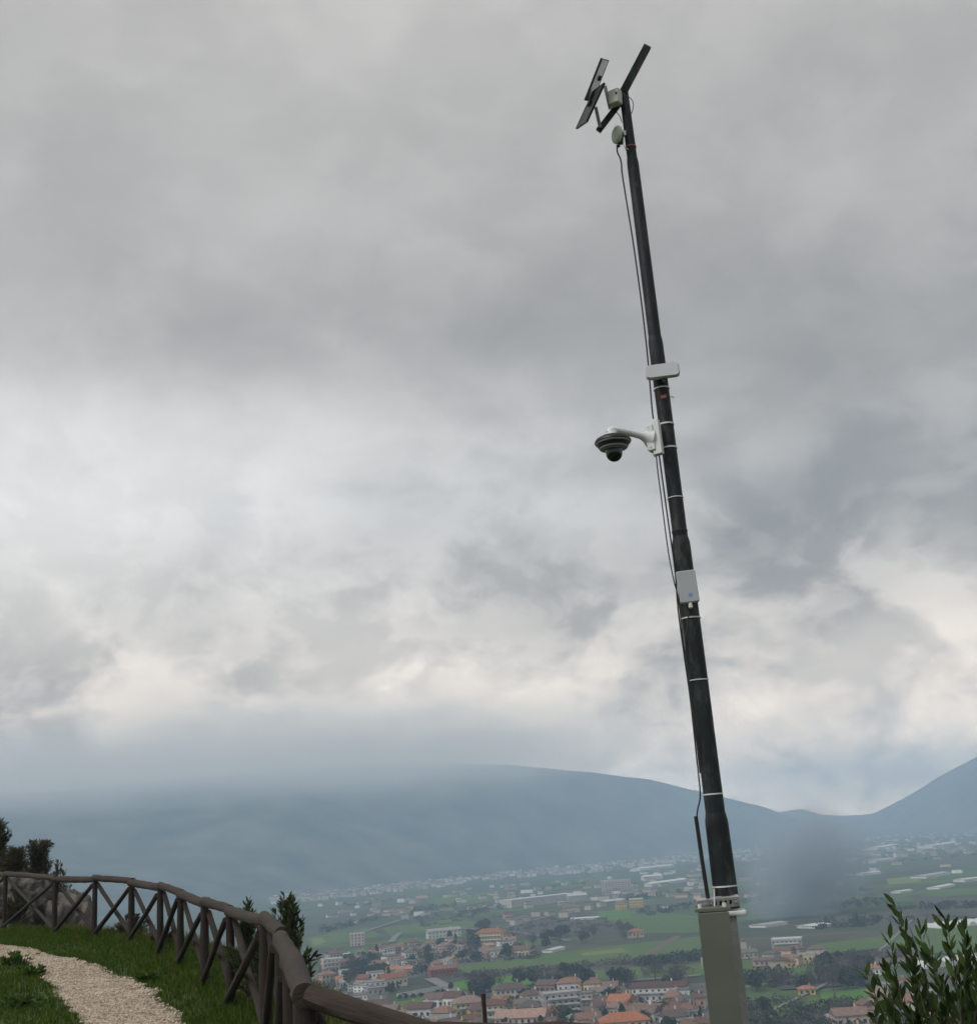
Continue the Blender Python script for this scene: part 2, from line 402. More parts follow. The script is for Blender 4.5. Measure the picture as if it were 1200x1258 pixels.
fence_pts.append((Vector((1.6, 4.3, -0.15)), Vector((1.6, 4.3, last[1].z - 0.12))))
fence_pts.append((Vector((3.3, 4.2, -0.2)), Vector((3.3, 4.2, last[1].z - 0.2))))

edge = []
for i, (p, _) in enumerate(fence_pts[:10]):
    a = fence_pts[max(i - 1, 0)][0]; b2 = fence_pts[i + 1][0]; tdir = (b2 - a).normalized(); nrm = Vector((-tdir.y, tdir.x, 0))
    if nrm.y < 0 and nrm.x < 0: nrm = -nrm
    edge.append((p.x + nrm.x * 0.55, p.y + nrm.y * 0.55))
first = fence_pts[0][0]; second = fence_pts[1][0]; dd = (first - second).normalized()
PLATEAU = [(first.x + dd.x * 30, first.y + dd.y * 30 + 2)] + edge + [(-0.9, 10.6), (1.5, 9.4), (4, 8.6), (9, 7), (22, 2), (26, -18), (0, -40), (-55, -34)]
PLATEAU = np.array(PLATEAU)
def outside(X, Y):
    """distance outside the plateau (0 inside)"""
    X = np.asarray(X, float); Y = np.asarray(Y, float); best = np.full(X.shape, 1e9); ins = np.zeros(X.shape, bool)
    n = len(PLATEAU)
    for i in range(n):
        x1, y1 = PLATEAU[i]; x2, y2 = PLATEAU[(i + 1) % n]; dx, dy = x2 - x1, y2 - y1
        tt = np.clip(((X - x1) * dx + (Y - y1) * dy) / (dx * dx + dy * dy), 0, 1)
        best = np.minimum(best, np.hypot(X - x1 - tt * dx, Y - y1 - tt * dy))
        cond = ((y1 > Y) != (y2 > Y)) & (X < (x2 - x1) * (Y - y1) / ((y2 - y1) if y2 != y1 else 1e-9) + x1); ins ^= cond
    return np.where(ins, 0, best)
def zhill(X, Y):
    s = outside(X, Y)
    drop = 0.35 * np.clip(s, 0, 1.2) + 0.75 * np.clip(s - 1.2, 0, None)
    return np.maximum(g_top(X, Y) - drop, H_PLAIN - 4)
def zh(x, y): return float(zhill(np.array([x]), np.array([y]))[0])

def axis_coords(lo, hi, c0, c1, fine, grow=1.22):
    a = list(np.arange(c0, c1, fine)); st = fine; x = a[-1]
    while x < hi: st *= grow; x += st; a.append(min(x, hi))
    st = fine; x = c0; bb = []
    while x > lo: st *= grow; x -= st; bb.append(max(x, lo))
    return np.array(bb[::-1] + a)
xs = axis_coords(-260, 260, -16, 6, 0.25); ys = axis_coords(-260, 260, 2, 30, 0.25)
Xg, Yg = np.meshgrid(xs, ys); Zg = zhill(Xg, Yg)
Zg += 0.025 * np.sin(Xg * 2.1 + Yg * 1.3) * np.sin(Yg * 1.7 - Xg * 0.6) * (np.hypot(Xg, Yg) < 60)
def grid_mesh(name, X, Y, Z, m, smooth=True):
    ny, nx = X.shape; me = bpy.data.meshes.new(name)
    vs = np.stack([X, Y, Z], -1).reshape(-1, 3)
    i = np.arange(nx * ny).reshape(ny, nx)
    q = np.stack([i[:-1, :-1], i[:-1, 1:], i[1:, 1:], i[1:, :-1]], -1).reshape(-1, 4)
    me.vertices.add(len(vs)); me.vertices.foreach_set('co', vs.ravel())
    me.loops.add(q.size); me.loops.foreach_set('vertex_index', q.ravel().astype(np.int32))
    me.polygons.add(len(q)); me.polygons.foreach_set('loop_start', np.arange(0, q.size, 4, dtype=np.int32)); me.polygons.foreach_set('loop_total', np.full(len(q), 4, np.int32))
    me.polygons.foreach_set('use_smooth', np.full(len(q), smooth))
    me.materials.append(m); me.update(calc_edges=True); me.validate()
    o = bpy.data.objects.new(name, me); COL.objects.link(o); return o
tag(grid_mesh('hilltop_ground', Xg, Yg, Zg, M_ground), kind='structure')

# the plain: one sheet out to the horizon
W_PLAIN = 10500.0
gx = np.linspace(-W_PLAIN, W_PLAIN, 60)
PX_, PY_ = np.meshgrid(gx, gx); tag(grid_mesh('plain', PX_, PY_, np.full(PX_.shape, H_PLAIN), M_plain), kind='structure')

# ------------------------------------------------------------------ mountains
def az_of(px, py=1030):
    d = ray(px, py); return math.atan2(d.x, d.y)
def mountain(name, foot, crest, seed, azpad=(0, 0), rough=0.16, m=M_mount):
    """foot: [(px, distance)]; crest: [(px, py, distance)] - the outline of the ridge against the sky"""
    faz = [az_of(p) for p, _ in foot]; fd = [d for _, d in foot]
    caz, cz, cd = [], [], []
    for px, py, d in crest:
        r_ = ray(px, py); caz.append(math.atan2(r_.x, r_.y)); cd.append(d); cz.append(EYE.z + d * r_.z / math.hypot(r_.x, r_.y))
    na, nr = 260, 56
    A = np.linspace(min(caz), max(caz), na); Rr = np.linspace(0, 1.55, nr)
    X = np.zeros((nr, na)); Y = X.copy(); Z = X.copy()
    for j, a in enumerate(A):
        df = np.interp(a, faz, fd); dc = np.interp(a, caz, cd); zc = np.interp(a, caz, cz)
        for i, q in enumerate(Rr):
            dist = df + (dc - df) * q; x, y = dist * math.sin(a), dist * math.cos(a)
            if q <= 1: s = q ** 1.25 * (1 - 0.25 * q) / 0.75
            else: s = 1 - 1.2 * (q - 1) ** 1.3
            base = H_PLAIN - 6 + (zc - H_PLAIN + 6) * s
            nz = mnoise.fractal(Vector((x / 900 + seed, y / 900, seed)), 1.0, 2.0, 6) + 0.7 * abs(mnoise.noise(Vector((x / 500, y / 1300, seed))))
            amp = rough * (zc - H_PLAIN) * min(1, q * 2.2) * max(0.0, 1 - (q ** 6 if q < 1 else 1.0)) 
            X[i, j], Y[i, j], Z[i, j] = x, y, base + amp * nz + (6 * mnoise.noise(Vector((x / 160, y / 160, seed))) if q > 0.4 else 0)
    return tag(grid_mesh(name, X, Y, Z, m), kind='structure')
mountain('mountain', [(-700, 2300), (-200, 2500), (200, 2900), (330, 3150), (500, 3700), (600, 4000), (860, 4900), (1000, 6000), (1080, 6600)],
         [(-700, 985, 4700), (-200, 980, 4700), (60, 972, 4700), (250, 955, 4900), (420, 942, 5000), (560, 938, 5200), (640, 940, 5400), (720, 948, 5700), (800, 957, 6000), (860, 972, 6300), (930, 989, 6600), (985, 1008, 6900), (1040, 1013, 7200), (1080, 1014, 7400)], 3.1)
mountain('mountain', [(820, 7600), (1300, 7600)],
         [(880, 1018, 8800), (930, 1005, 8700), (962, 997, 8600), (985, 994, 8600), (1010, 1001, 8600), (1040, 1002, 8700), (1075, 999, 8700), (1130, 1000, 8700), (1250, 990, 8800)], 8.7, rough=0.08)
mountain('mountain', [(1000, 7400), (1060, 6900), (1130, 6200), (1200, 5600), (1400, 4700), (1900, 4200)],
         [(1020, 1016, 7900), (1050, 1008, 7800), (1075, 998, 7700), (1110, 980, 7500), (1150, 956, 7300), (1200, 930, 7100), (1300, 900, 6800), (1450, 890, 6600), (1900, 930, 6200)], 5.5, rough=0.10)

# ------------------------------------------------------------------ air: even haze round everything, low cloud lying over the mountain top
hz = MB().box((0, 0, (H_PLAIN - 12 + 470) / 2), (10600, 0, 0), (0, 10600, 0), (0, 0, (470 - H_PLAIN + 12) / 2)).build('haze', [])
hm = bpy.data.materials.new('haze_air'); hm.use_nodes = True
t = NT(hm.node_tree); t.n.remove(t.n['Principled BSDF'])
pv = t.node('ShaderNodeVolumePrincipled'); pv.inputs['Color'].default_value = (0.56, 0.77, 1.0, 1); pv.inputs['Density'].default_value = 0.00025; pv.inputs['Anisotropy'].default_value = 0.0
t.link(pv.outputs[0], t.n['Material Output'].inputs['Volume'])
hz.data.materials.append(hm); tag(hz, 'pale blue haze filling the valley air', 'haze', kind='stuff')

mb_ = MB().box((-1900, 4600, 282), (3300, 0, 0), (0, 2000, 0), (0, 0, 182)).build('low_cloud', [])  # low cloud as a volume veiling the ridge, set inside the haze box
mm = bpy.data.materials.new('hanging_cloud'); mm.use_nodes = True
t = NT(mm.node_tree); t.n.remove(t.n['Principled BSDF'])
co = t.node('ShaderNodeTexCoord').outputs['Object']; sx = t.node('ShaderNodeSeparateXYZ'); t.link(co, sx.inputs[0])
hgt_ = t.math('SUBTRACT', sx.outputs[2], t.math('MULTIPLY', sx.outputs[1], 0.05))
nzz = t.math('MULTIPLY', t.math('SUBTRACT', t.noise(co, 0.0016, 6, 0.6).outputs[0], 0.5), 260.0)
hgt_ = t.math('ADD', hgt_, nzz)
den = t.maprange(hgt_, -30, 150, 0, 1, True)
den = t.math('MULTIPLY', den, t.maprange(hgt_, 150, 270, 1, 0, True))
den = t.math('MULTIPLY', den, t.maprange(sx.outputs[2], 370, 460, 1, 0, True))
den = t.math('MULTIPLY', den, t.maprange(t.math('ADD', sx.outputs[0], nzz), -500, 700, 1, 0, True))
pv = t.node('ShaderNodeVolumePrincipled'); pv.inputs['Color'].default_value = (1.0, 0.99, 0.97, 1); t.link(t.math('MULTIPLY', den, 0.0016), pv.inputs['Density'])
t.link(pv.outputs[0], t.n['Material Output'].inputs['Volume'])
mb_.data.materials.append(mm); tag(mb_, 'grey low cloud hanging over the shoulder of the left mountain', 'mist', kind='stuff')

# ------------------------------------------------------------------ path
P_UP = [(-110, 1154), (-60, 1156), (0, 1162), (40, 1168), (75, 1176), (105, 1185), (135, 1194), (163, 1204), (185, 1217), (205, 1233), (224, 1253), (240, 1276), (255, 1305)]
P_LO = [(-110, 1168), (-60, 1172), (0, 1179), (16, 1180), (30, 1184), (42, 1194), (54, 1206), (64, 1217), (75, 1229), (84, 1239), (93, 1249), (103, 1264), (112, 1290)]
ed_u = [at_ground(a, b2, g_top) for a, b2 in P_UP]; ed_l = [at_ground(a, b2, g_top) for a, b2 in P_LO]
ed_u += [Vector((-1.8, 6.5, 0)), Vector((-0.9, 4, 0)), Vector((-0.2, 0, 0)), Vector((0.2, -9, 0))]
ed_l += [Vector((-3.2, 6.0, 0)), Vector((-2.3, 3.4, 0)), Vector((-1.7, -0.4, 0)), Vector((-1.5, -9, 0))]
def resample(pts, n):
    p = np.array([(q.x, q.y) for q in pts]); s = np.r_[0, np.cumsum(np.hypot(*np.diff(p, axis=0).T))]
    u = np.linspace(0, s[-1], n); return np.stack([np.interp(u, s, p[:, 0]), np.interp(u, s, p[:, 1])], -1)
tpar = np.linspace(0, 1, 160)
def by_index(pts, n):
    p = np.array([(q.x, q.y) for q in pts]); u = np.linspace(0, len(p) - 1, n); return np.stack([np.interp(u, range(len(p)), p[:, 0]), np.interp(u, range(len(p)), p[:, 1])], -1)
eu, el_ = by_index(ed_u, 260), by_index(ed_l, 260)
jit = lambda n: np.convolve(RNG.normal(0, 0.10, n + 4), np.ones(5) / 5, 'same')[2:-2]
dirn = eu - el_; dirn /= np.linalg.norm(dirn, axis=1)[:, None]
eu = eu + dirn * jit(260)[:, None]; el_ = el_ + dirn * jit(260)[:, None]
na = 13
lam = np.linspace(0, 1, na)[None, :]
PXX = el_[:, :1] * (1 - lam) + eu[:, :1] * lam; PYY = el_[:, 1:] * (1 - lam) + eu[:, 1:] * lam
PZZ = zhill(PXX, PYY) + 0.025 * np.sin(PXX * 2.1 + PYY * 1.3) * np.sin(PYY * 1.7 - PXX * 0.6) + 0.016 + RNG.normal(0, 0.006, PXX.shape)
PZZ[:, 0] -= 0.05; PZZ[:, -1] -= 0.05
tag(grid_mesh('path', PXX, PYY, PZZ, M_gravel), kind='structure')
path_poly = np.concatenate([eu, el_[::-1]])
def in_poly(X, Y, poly):
    ins = np.zeros(X.shape, bool); n = len(poly)
    for i in range(n):
        x1, y1 = poly[i]; x2, y2 = poly[(i + 1) % n]
        if y1 == y2: continue
        ins ^= ((y1 > Y) != (y2 > Y)) & (X < (x2 - x1) * (Y - y1) / (y2 - y1) + x1)
    return ins

def raw_mesh(name, V, Fc, mats, parent=None, mi=None, smooth=False):
    """V (n,3), Fc (m,k) arrays"""
    me = bpy.data.meshes.new(name); k = Fc.shape[1]
    me.vertices.add(len(V)); me.vertices.foreach_set('co', V.astype(np.float32).ravel())
    me.loops.add(Fc.size); me.loops.foreach_set('vertex_index', Fc.ravel().astype(np.int32))
    me.polygons.add(len(Fc)); me.polygons.foreach_set('loop_start', np.arange(0, Fc.size, k, dtype=np.int32)); me.polygons.foreach_set('loop_total', np.full(len(Fc), k, np.int32))
    for m in (mats if isinstance(mats, (list, tuple)) else [mats]): me.materials.append(m)
    if mi is not None: me.polygons.foreach_set('material_index', mi.astype(np.int32))
    if smooth: me.polygons.foreach_set('use_smooth', np.full(len(Fc), True))
    me.update(calc_edges=True)
    o = bpy.data.objects.new(name, me); COL.objects.link(o)
    if parent is not None: o.parent = parent
    return o

# loose stones on the path
n = 22000
tt = RNG.uniform(0, 190, n); ll = RNG.uniform(0.0, 1.0, n); ii = tt.astype(int); fr = tt - ii
A_ = eu[ii] * (1 - fr[:, None]) + eu[ii + 1] * fr[:, None]; B_ = el_[ii] * (1 - fr[:, None]) + el_[ii + 1] * fr[:, None]
P_ = A_ * ll[:, None] + B_ * (1 - ll[:, None]); sz = 0.005 + 0.016 * RNG.uniform(0, 1, n) ** 3
zz = zhill(P_[:, 0], P_[:, 1]) + 0.025 * np.sin(P_[:, 0] * 2.1 + P_[:, 1] * 1.3) * np.sin(P_[:, 1] * 1.7 - P_[:, 0] * 0.6) + 0.018
octv = np.array([(1, 0, 0), (-1, 0, 0), (0, 1, 0), (0, -1, 0), (0, 0, .7), (0, 0, -.7)], float)
octf = np.array([(0, 2, 4), (2, 1, 4), (1, 3, 4), (3, 0, 4), (2, 0, 5), (1, 2, 5), (3, 1, 5), (0, 3, 5)])
ang = RNG.uniform(0, 6.28, n); ca, sa = np.cos(ang), np.sin(ang)
sc3 = sz[:, None, None] * RNG.uniform(0.7, 1.35, (n, 6, 1)); vv_ = octv[None] * sc3
vx = vv_[..., 0] * ca[:, None] - vv_[..., 1] * sa[:, None]; vy = vv_[..., 0] * sa[:, None] + vv_[..., 1] * ca[:, None]
V = np.stack([vx + P_[:, 0, None], vy + P_[:, 1, None], vv_[..., 2] + zz[:, None]], -1).reshape(-1, 3)
Fc = (octf[None] + (np.arange(n) * 6)[:, None, None]).reshape(-1, 3)
L_stone = leaf_mat('loose_stone', (0.21, 0.17, 0.125), (0.58, 0.495, 0.40), 0.9, 0.0)
tag(raw_mesh('gravel', V, Fc, L_stone), 'loose beige stones strewn over the path', 'gravel', kind='stuff')

# ------------------------------------------------------------------ grass
def blades(name, X, Y, Zb, h, mats, mi, width=0.007):
    n = len(X); a = RNG.uniform(0, 6.28, n); lean = RNG.uniform(0.1, 0.7, n) * h; la = RNG.uniform(0, 6.28, n)
    wx, wy = np.cos(a) * width, np.sin(a) * width
    lx, ly = np.cos(la) * lean, np.sin(la) * lean
    V = np.empty((n, 5, 3))
    V[:, 0] = np.stack([X - wx, Y - wy, Zb - 0.02], -1); V[:, 1] = np.stack([X + wx, Y + wy, Zb - 0.02], -1)
    V[:, 2] = np.stack([X + wx * .7 + lx * .35, Y + wy * .7 + ly * .35, Zb + h * .6], -1)
    V[:, 3] = np.stack([X - wx * .7 + lx * .35, Y - wy * .7 + ly * .35, Zb + h * .6], -1)
    V[:, 4] = np.stack([X + lx, Y + ly, Zb + h], -1)
    b0 = (np.arange(n) * 5)[:, None]
    Fc = np.concatenate([b0 + np.array([0, 1, 2]), b0 + np.array([0, 2, 3]), b0 + np.array([3, 2, 4])], 1).reshape(-1, 3)
    return raw_mesh(name, V.reshape(-1, 3), Fc, mats, mi=np.repeat(mi, 3))
n = 420000
X = RNG.uniform(-17, 1.0, n); Y = RNG.uniform(6, 29, n)
so = outside(X, Y); keep = (so < 1.3) & ~in_poly(X, Y, path_poly)
keep &= (X > -0.52 * Y - 2) & (X < -0.05 * Y + 0.5)
X, Y, so = X[keep], Y[keep], so[keep]
fdist = np.full(X.shape, 9.0)
for i in range(len(fence_pts) - 1):
    (a, _), (b2, _) = fence_pts[i], fence_pts[i + 1]; dx, dy = b2.x - a.x, b2.y - a.y
    u = np.clip(((X - a.x) * dx + (Y - a.y) * dy) / (dx * dx + dy * dy), 0, 1); fdist = np.minimum(fdist, np.hypot(X - a.x - u * dx, Y - a.y - u * dy))
cl = np.sin(X * 2.3 + 1.7 * np.sin(Y * 1.1)) * np.sin(Y * 1.9 + 1.3 * np.sin(X * 1.6)) * 0.7
h = RNG.uniform(0.02, 0.06, len(X)) * (1 + 0.9 * np.clip(cl, 0, 1)) + 0.17 * np.exp(-fdist / 0.20) * RNG.uniform(0.1, 1, len(X)) + 0.22 * (so > 0.1) * RNG.uniform(0, 1, len(X)) ** 2
dry = (RNG.uniform(0, 1, len(X)) < np.where(so > 0.05, 0.45, np.where(fdist < 0.35, 0.12, 0.03))).astype(int)
Zb = zhill(X, Y) + 0.025 * np.sin(X * 2.1 + Y * 1.3) * np.sin(Y * 1.7 - X * 0.6)
tag(blades('grass', X, Y, Zb, h, [L_grass, L_dry], dry), 'short green grass on both sides of the gravel path', 'grass', kind='stuff')

# ------------------------------------------------------------------ fence
fence = thing('wooden_fence', fence_pts[7][0], 'dark rustic log fence with crossed braces curving along the gravel path', 'fence')
def log(a, b2, r1, r2, seed, name, m, parent=None, lump=0.12, seg=12, n=12, origin=None):
    """a straight debarked log with knots, swellings and cut ends; its grain runs along local z"""
    a, b2 = Vector(a), Vector(b2); L = (b2 - a).length; b = MB(); vs = []; fs = []
    for i in range(seg + 1):
        q = i / seg; cx = 0.010 * mnoise.noise(Vector((q * 2.3, seed * 7.7, 0))); cyy = 0.010 * mnoise.noise(Vector((q * 2.3, seed * 7.7, 9)))
        for k in range(n):
            t_ = 2 * math.pi * k / n; nz = mnoise.noise(Vector((math.cos(t_) * 0.9, math.sin(t_) * 0.9 + seed * 3.3, q * L * 2.6)))
            kn = max(0.0, mnoise.noise(Vector((math.cos(t_) * 1.6 + seed, math.sin(t_) * 1.6, q * L * 5.5))) - 0.32)
            rr = (r1 + (r2 - r1) * q) * (1 + lump * nz + 0.5 * kn); vs.append((cx + math.cos(t_) * rr, cyy + math.sin(t_) * rr, q * L))
    for i in range(seg):
        for k in range(n): fs.append((i * n + k, i * n + (k + 1) % n, (i + 1) * n + (k + 1) % n, (i + 1) * n + k))
    fs += [tuple(range(n))[::-1], tuple(range(seg * n, seg * n + n))]
    o = b.add(vs, fs).build(name, m, None, True)
    if parent is not None: o.parent = parent; o.location = a - Vector(parent['_o'])
    else: o.location = a
    o.rotation_euler = (b2 - a).to_track_quat('Z', 'Y').to_euler()
    return o
for i, (gb, tp) in enumerate(fence_pts):
    rp = random.uniform(0.050, 0.060)
    log(gb - Vector((0, 0, 0.25)), tp - Vector((0, 0, 0.03)), rp * 1.10, rp * 0.94, i * 1.3, 'post', M_wood, fence, 0.10)
for i in range(len(fence_pts) - 1):
    (ga, ta), (gb, tb) = fence_pts[i], fence_pts[i + 1]
    along = (tb - ta).normalized(); rr = 0.058 if i < 11 else 0.056
    if i >= 12: rr = 0.044
    lift = Vector((0, 0, 0.018 if i % 2 else -0.012))
    if i >= 11: lift = Vector((0, 0, 0))
    log(ta - along * (random.uniform(0.05, 0.12) if i != 12 else -0.05) + lift, tb + along * random.uniform(0.04, 0.10) + lift, rr * random.uniform(1.0, 1.18), rr * random.uniform(0.82, 0.98), i * 2.7 + 1, 'rail', M_rail, fence, 0.15, 16, 14)
    flat = Vector((gb.x - ga.x, gb.y - ga.y, 0)).normalized(); nn = Vector((flat.y, -flat.x, 0)) * 0.05
    for sgn in (1, -1):
        a_, b_ = (ga, tb) if sgn > 0 else (gb, ta)
        lo = a_ + Vector((0, 0, random.uniform(0.01, 0.08))) + nn * sgn; hi = b_ - Vector((0, 0, random.uniform(0.08, 0.14))) + nn * sgn
        log(lo, hi, random.uniform(0.036, 0.044), random.uniform(0.032, 0.040), i * 3.1 + sgn, 'brace', M_wood, fence, 0.14)

# ------------------------------------------------------------------ the mast
d0 = ray(891.5, 1100); POLE_LO = EYE + d0 * (7.5 / math.hypot(d0.x, d0.y))
d1 = ray(766, 112); kk = math.hypot(POLE_LO.x, POLE_LO.y) / math.hypot(d1.x, d1.y); POLE_HI = EYE + d1 * kk
AX = (POLE_HI - POLE_LO).normalized()
def pole_at(py):
    """point of the mast's axis that shows at image row py"""
    lo, hi = -6.0, 12.0
    for _ in range(50):
        m_ = (lo + hi) / 2
        if proj(POLE_LO + AX * m_)[1] > py: lo = m_
        else: hi = m_
    return POLE_LO + AX * lo, lo
def mpp(p): return (Vector(p) - EYE).dot(fw) / F_PX       # metres per photo pixel at p
gz = zh(POLE_LO.x, POLE_LO.y)
pole_base = pole_at(1117)[0]
mast = thing('steel_mast', pole_base, 'tall stepped black steel mast carrying camera and antennas above the valley', 'mast')
def section(name, rows, extra_lo=None):
    prof = []
    for py, w in rows:
        p, s_ = pole_at(py); prof.append((s_, w / 2 * mpp(p)))
    if extra_lo is not None: prof = [(extra_lo, prof[0][1])] + prof
    return MB().lathe(POLE_LO, AX, prof, 24).build(name, M_steel, mast, True)
s_ground = (pole_base - POLE_LO).length * -1
section('lower_section', [(1112, 30.5), (1090, 30), (1012, 28.2), (1007, 27.4), (999, 24.5)], s_ground)
section('middle_section', [(1004, 24.0), (952, 23.6), (841, 23.2), (754, 22.6), (676, 22.2), (667, 21.8), (660, 19)])
section('upper_section', [(662, 18.6), (655, 18.6), (654, 19.6), (652, 19.6), (651, 18.4), (592, 18.4), (471, 18.2), (424, 18.0), (418, 17.2), (414, 15.8)])
section('slim_section', [(416, 15.6), (350, 15.2), (202, 14.4), (197, 13.6), (194, 12.6)])
section('tip_section', [(196, 12.4), (165, 12), (112, 11), (110, 9)])
for py, h_ in ((654, 2.0), (836, 1.3), (760, 1.6), (976, 1.7), (1089, 1.8), (522, 2.0), (551, 2.0), (612, 1.2), (478, 1.6)):
    p, s_ = pole_at(py); k = mpp(p)
    w = 30.5 if py > 1010 else 24.1 if py > 660 else 19.0
    if py == 654: continue
    MB().lathe(POLE_LO, AX, [(s_ - h_ * k / 2, w / 2 * k), (s_ - h_ * k / 2, (w / 2 + .5) * k), (s_ + h_ * k / 2, (w / 2 + .5) * k), (s_ + h_ * k / 2, w / 2 * k)], 24).build('strap', M_strap, mast)
p, s_ = pole_at(488); k = mpp(p)
sd = rt.cross(AX); 
MB().bevbox(p - fw * 9.4 * k + AX * 0.0, (rt * 0.9 + AX * .25) * 4 * k, fw * 0.6 * k, AX * 2 * k, 0.3).build('tape', M_red, mast)
MB().tube([p + rt * 8 * k, p + rt * 12 * k + AX * 1 * k, p + rt * 14 * k - AX * 0.5 * k], 0.7 * k, 6).build('clip', M_zinc, mast)
p, s_ = pole_at(181); k = mpp(p)
MB().lathe(POLE_LO, AX, [(s_ - .8 * k, 6.3 * k), (s_ - .8 * k, 6.9 * k), (s_ + .8 * k, 6.9 * k), (s_ + .8 * k, 6.3 * k)], 24).build('strap', M_red, mast)

def P(px, py, dd=0.0, dep=None):
    """point seen at (px, py) at the mast's depth on that row, dd metres nearer (-) or farther (+)"""
    if dep is None: dep = (pole_at(py)[0] - EYE).dot(fw)
    return at_depth(px, py, dep + dd)
def basis(yaw, tilt=0.0, lean=0.0):
    """x to the right, y away, z up of a device turned by yaw (deg) about the vertical"""
    m3 = Matrix.Rotation(R(yaw), 3, 'Z') @ Matrix.Rotation(R(tilt), 3, 'X') @ Matrix.Rotation(R(lean), 3, 'Y')
    return m3 @ Vector((1, 0, 0)), m3 @ Vector((0, 1, 0)), m3 @ Vector((0, 0, 1))

# concrete plinth under the mast
pk = mpp(pole_base); px_, py_, pz_ = basis(-7)
pl_o = Vector((pole_base.x, pole_base.y, gz))
plinth = thing('concrete_plinth', pl_o, 'pale concrete plinth under the mast behind the cabinet', 'plinth')
pcn = Vector((pole_base.x, pole_base.y, 0)) - px_ * 0.022
zt = pole_base.z - 0.008
MB().bevbox(pcn + Vector((0, 0, (gz - .3 + zt - .03) / 2)), px_ * 0.066, py_ * 0.066, Vector((0, 0, (zt - .03 - gz + .3) / 2)), 0.1).build('pillar', M_concrete, plinth, True)
MB().bevbox(pcn + px_ * 0.02 + Vector((0, 0, zt - 0.014)), px_ * 0.105, Vector((0, 0, 0.014)), py_ * 0.09, 0.08).build('base_plate', M_strap, plinth, True)
# cabinet strapped to the mast's foot
cx_, cy_, cz_ = basis(-7, 0, 0)
ctop = P(876, 1119, -0.20); k = mpp(ctop)
cab_w, cab_d = 0.088, 0.075
zc_top = ctop.z; cab_base = Vector((ctop.x, ctop.y, zh(ctop.x, ctop.y)))
cab = thing('control_cabinet', cab_base, 'narrow grey green control cabinet fixed to the foot of the black mast', 'cabinet')
hh = (zc_top - cab_base.z) / 2
cc = cab_base + Vector((0, 0, hh)) - cx_ * 0.004
MB().bevbox(cc, cx_ * (cab_w - 0.008), cy_ * cab_d, Vector((0, 0, hh)), 0.10).build('body', M_cab, cab, True)
dy = -cy_ * (cab_d + 0.004)
MB().bevbox(cc + dy, cx_ * (cab_w - .004), cy_ * 0.005, Vector((0, 0, hh - 0.012)), 0.08).build('seal', M_cabseal, cab, True)
door = MB().bevbox(cc + dy - cy_ * 0.014, cx_ * cab_w, cy_ * 0.010, Vector((0, 0, hh - 0.004)), 0.08).build('door', M_cab, cab, True)
MB().bevbox(cc + dy - cy_ * 0.03 + cx_ * (cab_w - 0.03) + Vector((0, 0, -0.25)), cx_ * 0.011, cy_ * 0.007, Vector((0, 0, 0.035)), 0.5).build('lock', M_black, door, True)
for q in (-0.6, 0.55):
    MB().tube([cc + dy - cx_ * (cab_w + .004) + Vector((0, 0, hh * q - .03)), cc + dy - cx_ * (cab_w + .004) + Vector((0, 0, hh * q + .03))], 0.007, 8).build('hinge', M_zinc, cab, True)
MB().box(cc + Vector((0, 0, hh + 0.009)) + cy_ * 0.0, cx_ * (cab_w + .012), cy_ * (cab_d + .02), (0, 0, .008)).build('lid', M_cab, cab)
for q in (-1, 1): MB().tube([cc + cx_ * 0.07 * q + Vector((0, 0, hh + .018)) - cy_ * .02, cc + cx_ * 0.07 * q + Vector((0, 0, hh + .04)) - cy_ * .02], 0.012, 10).build('cable_gland', M_offwhite, cab, True)

# slotted strut clamping the mast above the cabinet
sc_ = P(882, 1110, -0.085); k = mpp(sc_)
L_ = rt * 0.985 + up * 0.10; L_ = L_.normalized(); Zs = up
strut = thing('slotted_strut', sc_, 'galvanised slotted strut bolted across the mast just above the cabinet', 'strut')
b0 = MB()
for sy in (-1, 1): b0.box(sc_ + Zs * sy * 4.4 * k, L_ * 26 * k, fw * 1.2 * k, Zs * 1.5 * k)
for q in range(9): b0.box(sc_ + L_ * (-24.6 + q * 6.15) * k, L_ * 1.5 * k, fw * 1.15 * k, Zs * 3 * k)
b0.build('slotted_web', M_zinc, strut)
MB().box(sc_ + Zs * 4.4 * k + fw * 5 * k, L_ * 26 * k, fw * 4 * k, Zs * 1.1 * k).build('flange', M_zinc, strut)
MB().box(sc_ - Zs * 4.6 * k + fw * 5 * k, L_ * 26 * k, fw * 4 * k, Zs * 1.1 * k).build('flange', M_black, strut)
for q in (-17, 22): MB().lathe(sc_ + L_ * q * k - fw * 1 * k, -fw, [(0, 1.9 * k), (1.6 * k, 1.9 * k), (1.6 * k, 0)], 6).build('bolt', M_zinc, strut)

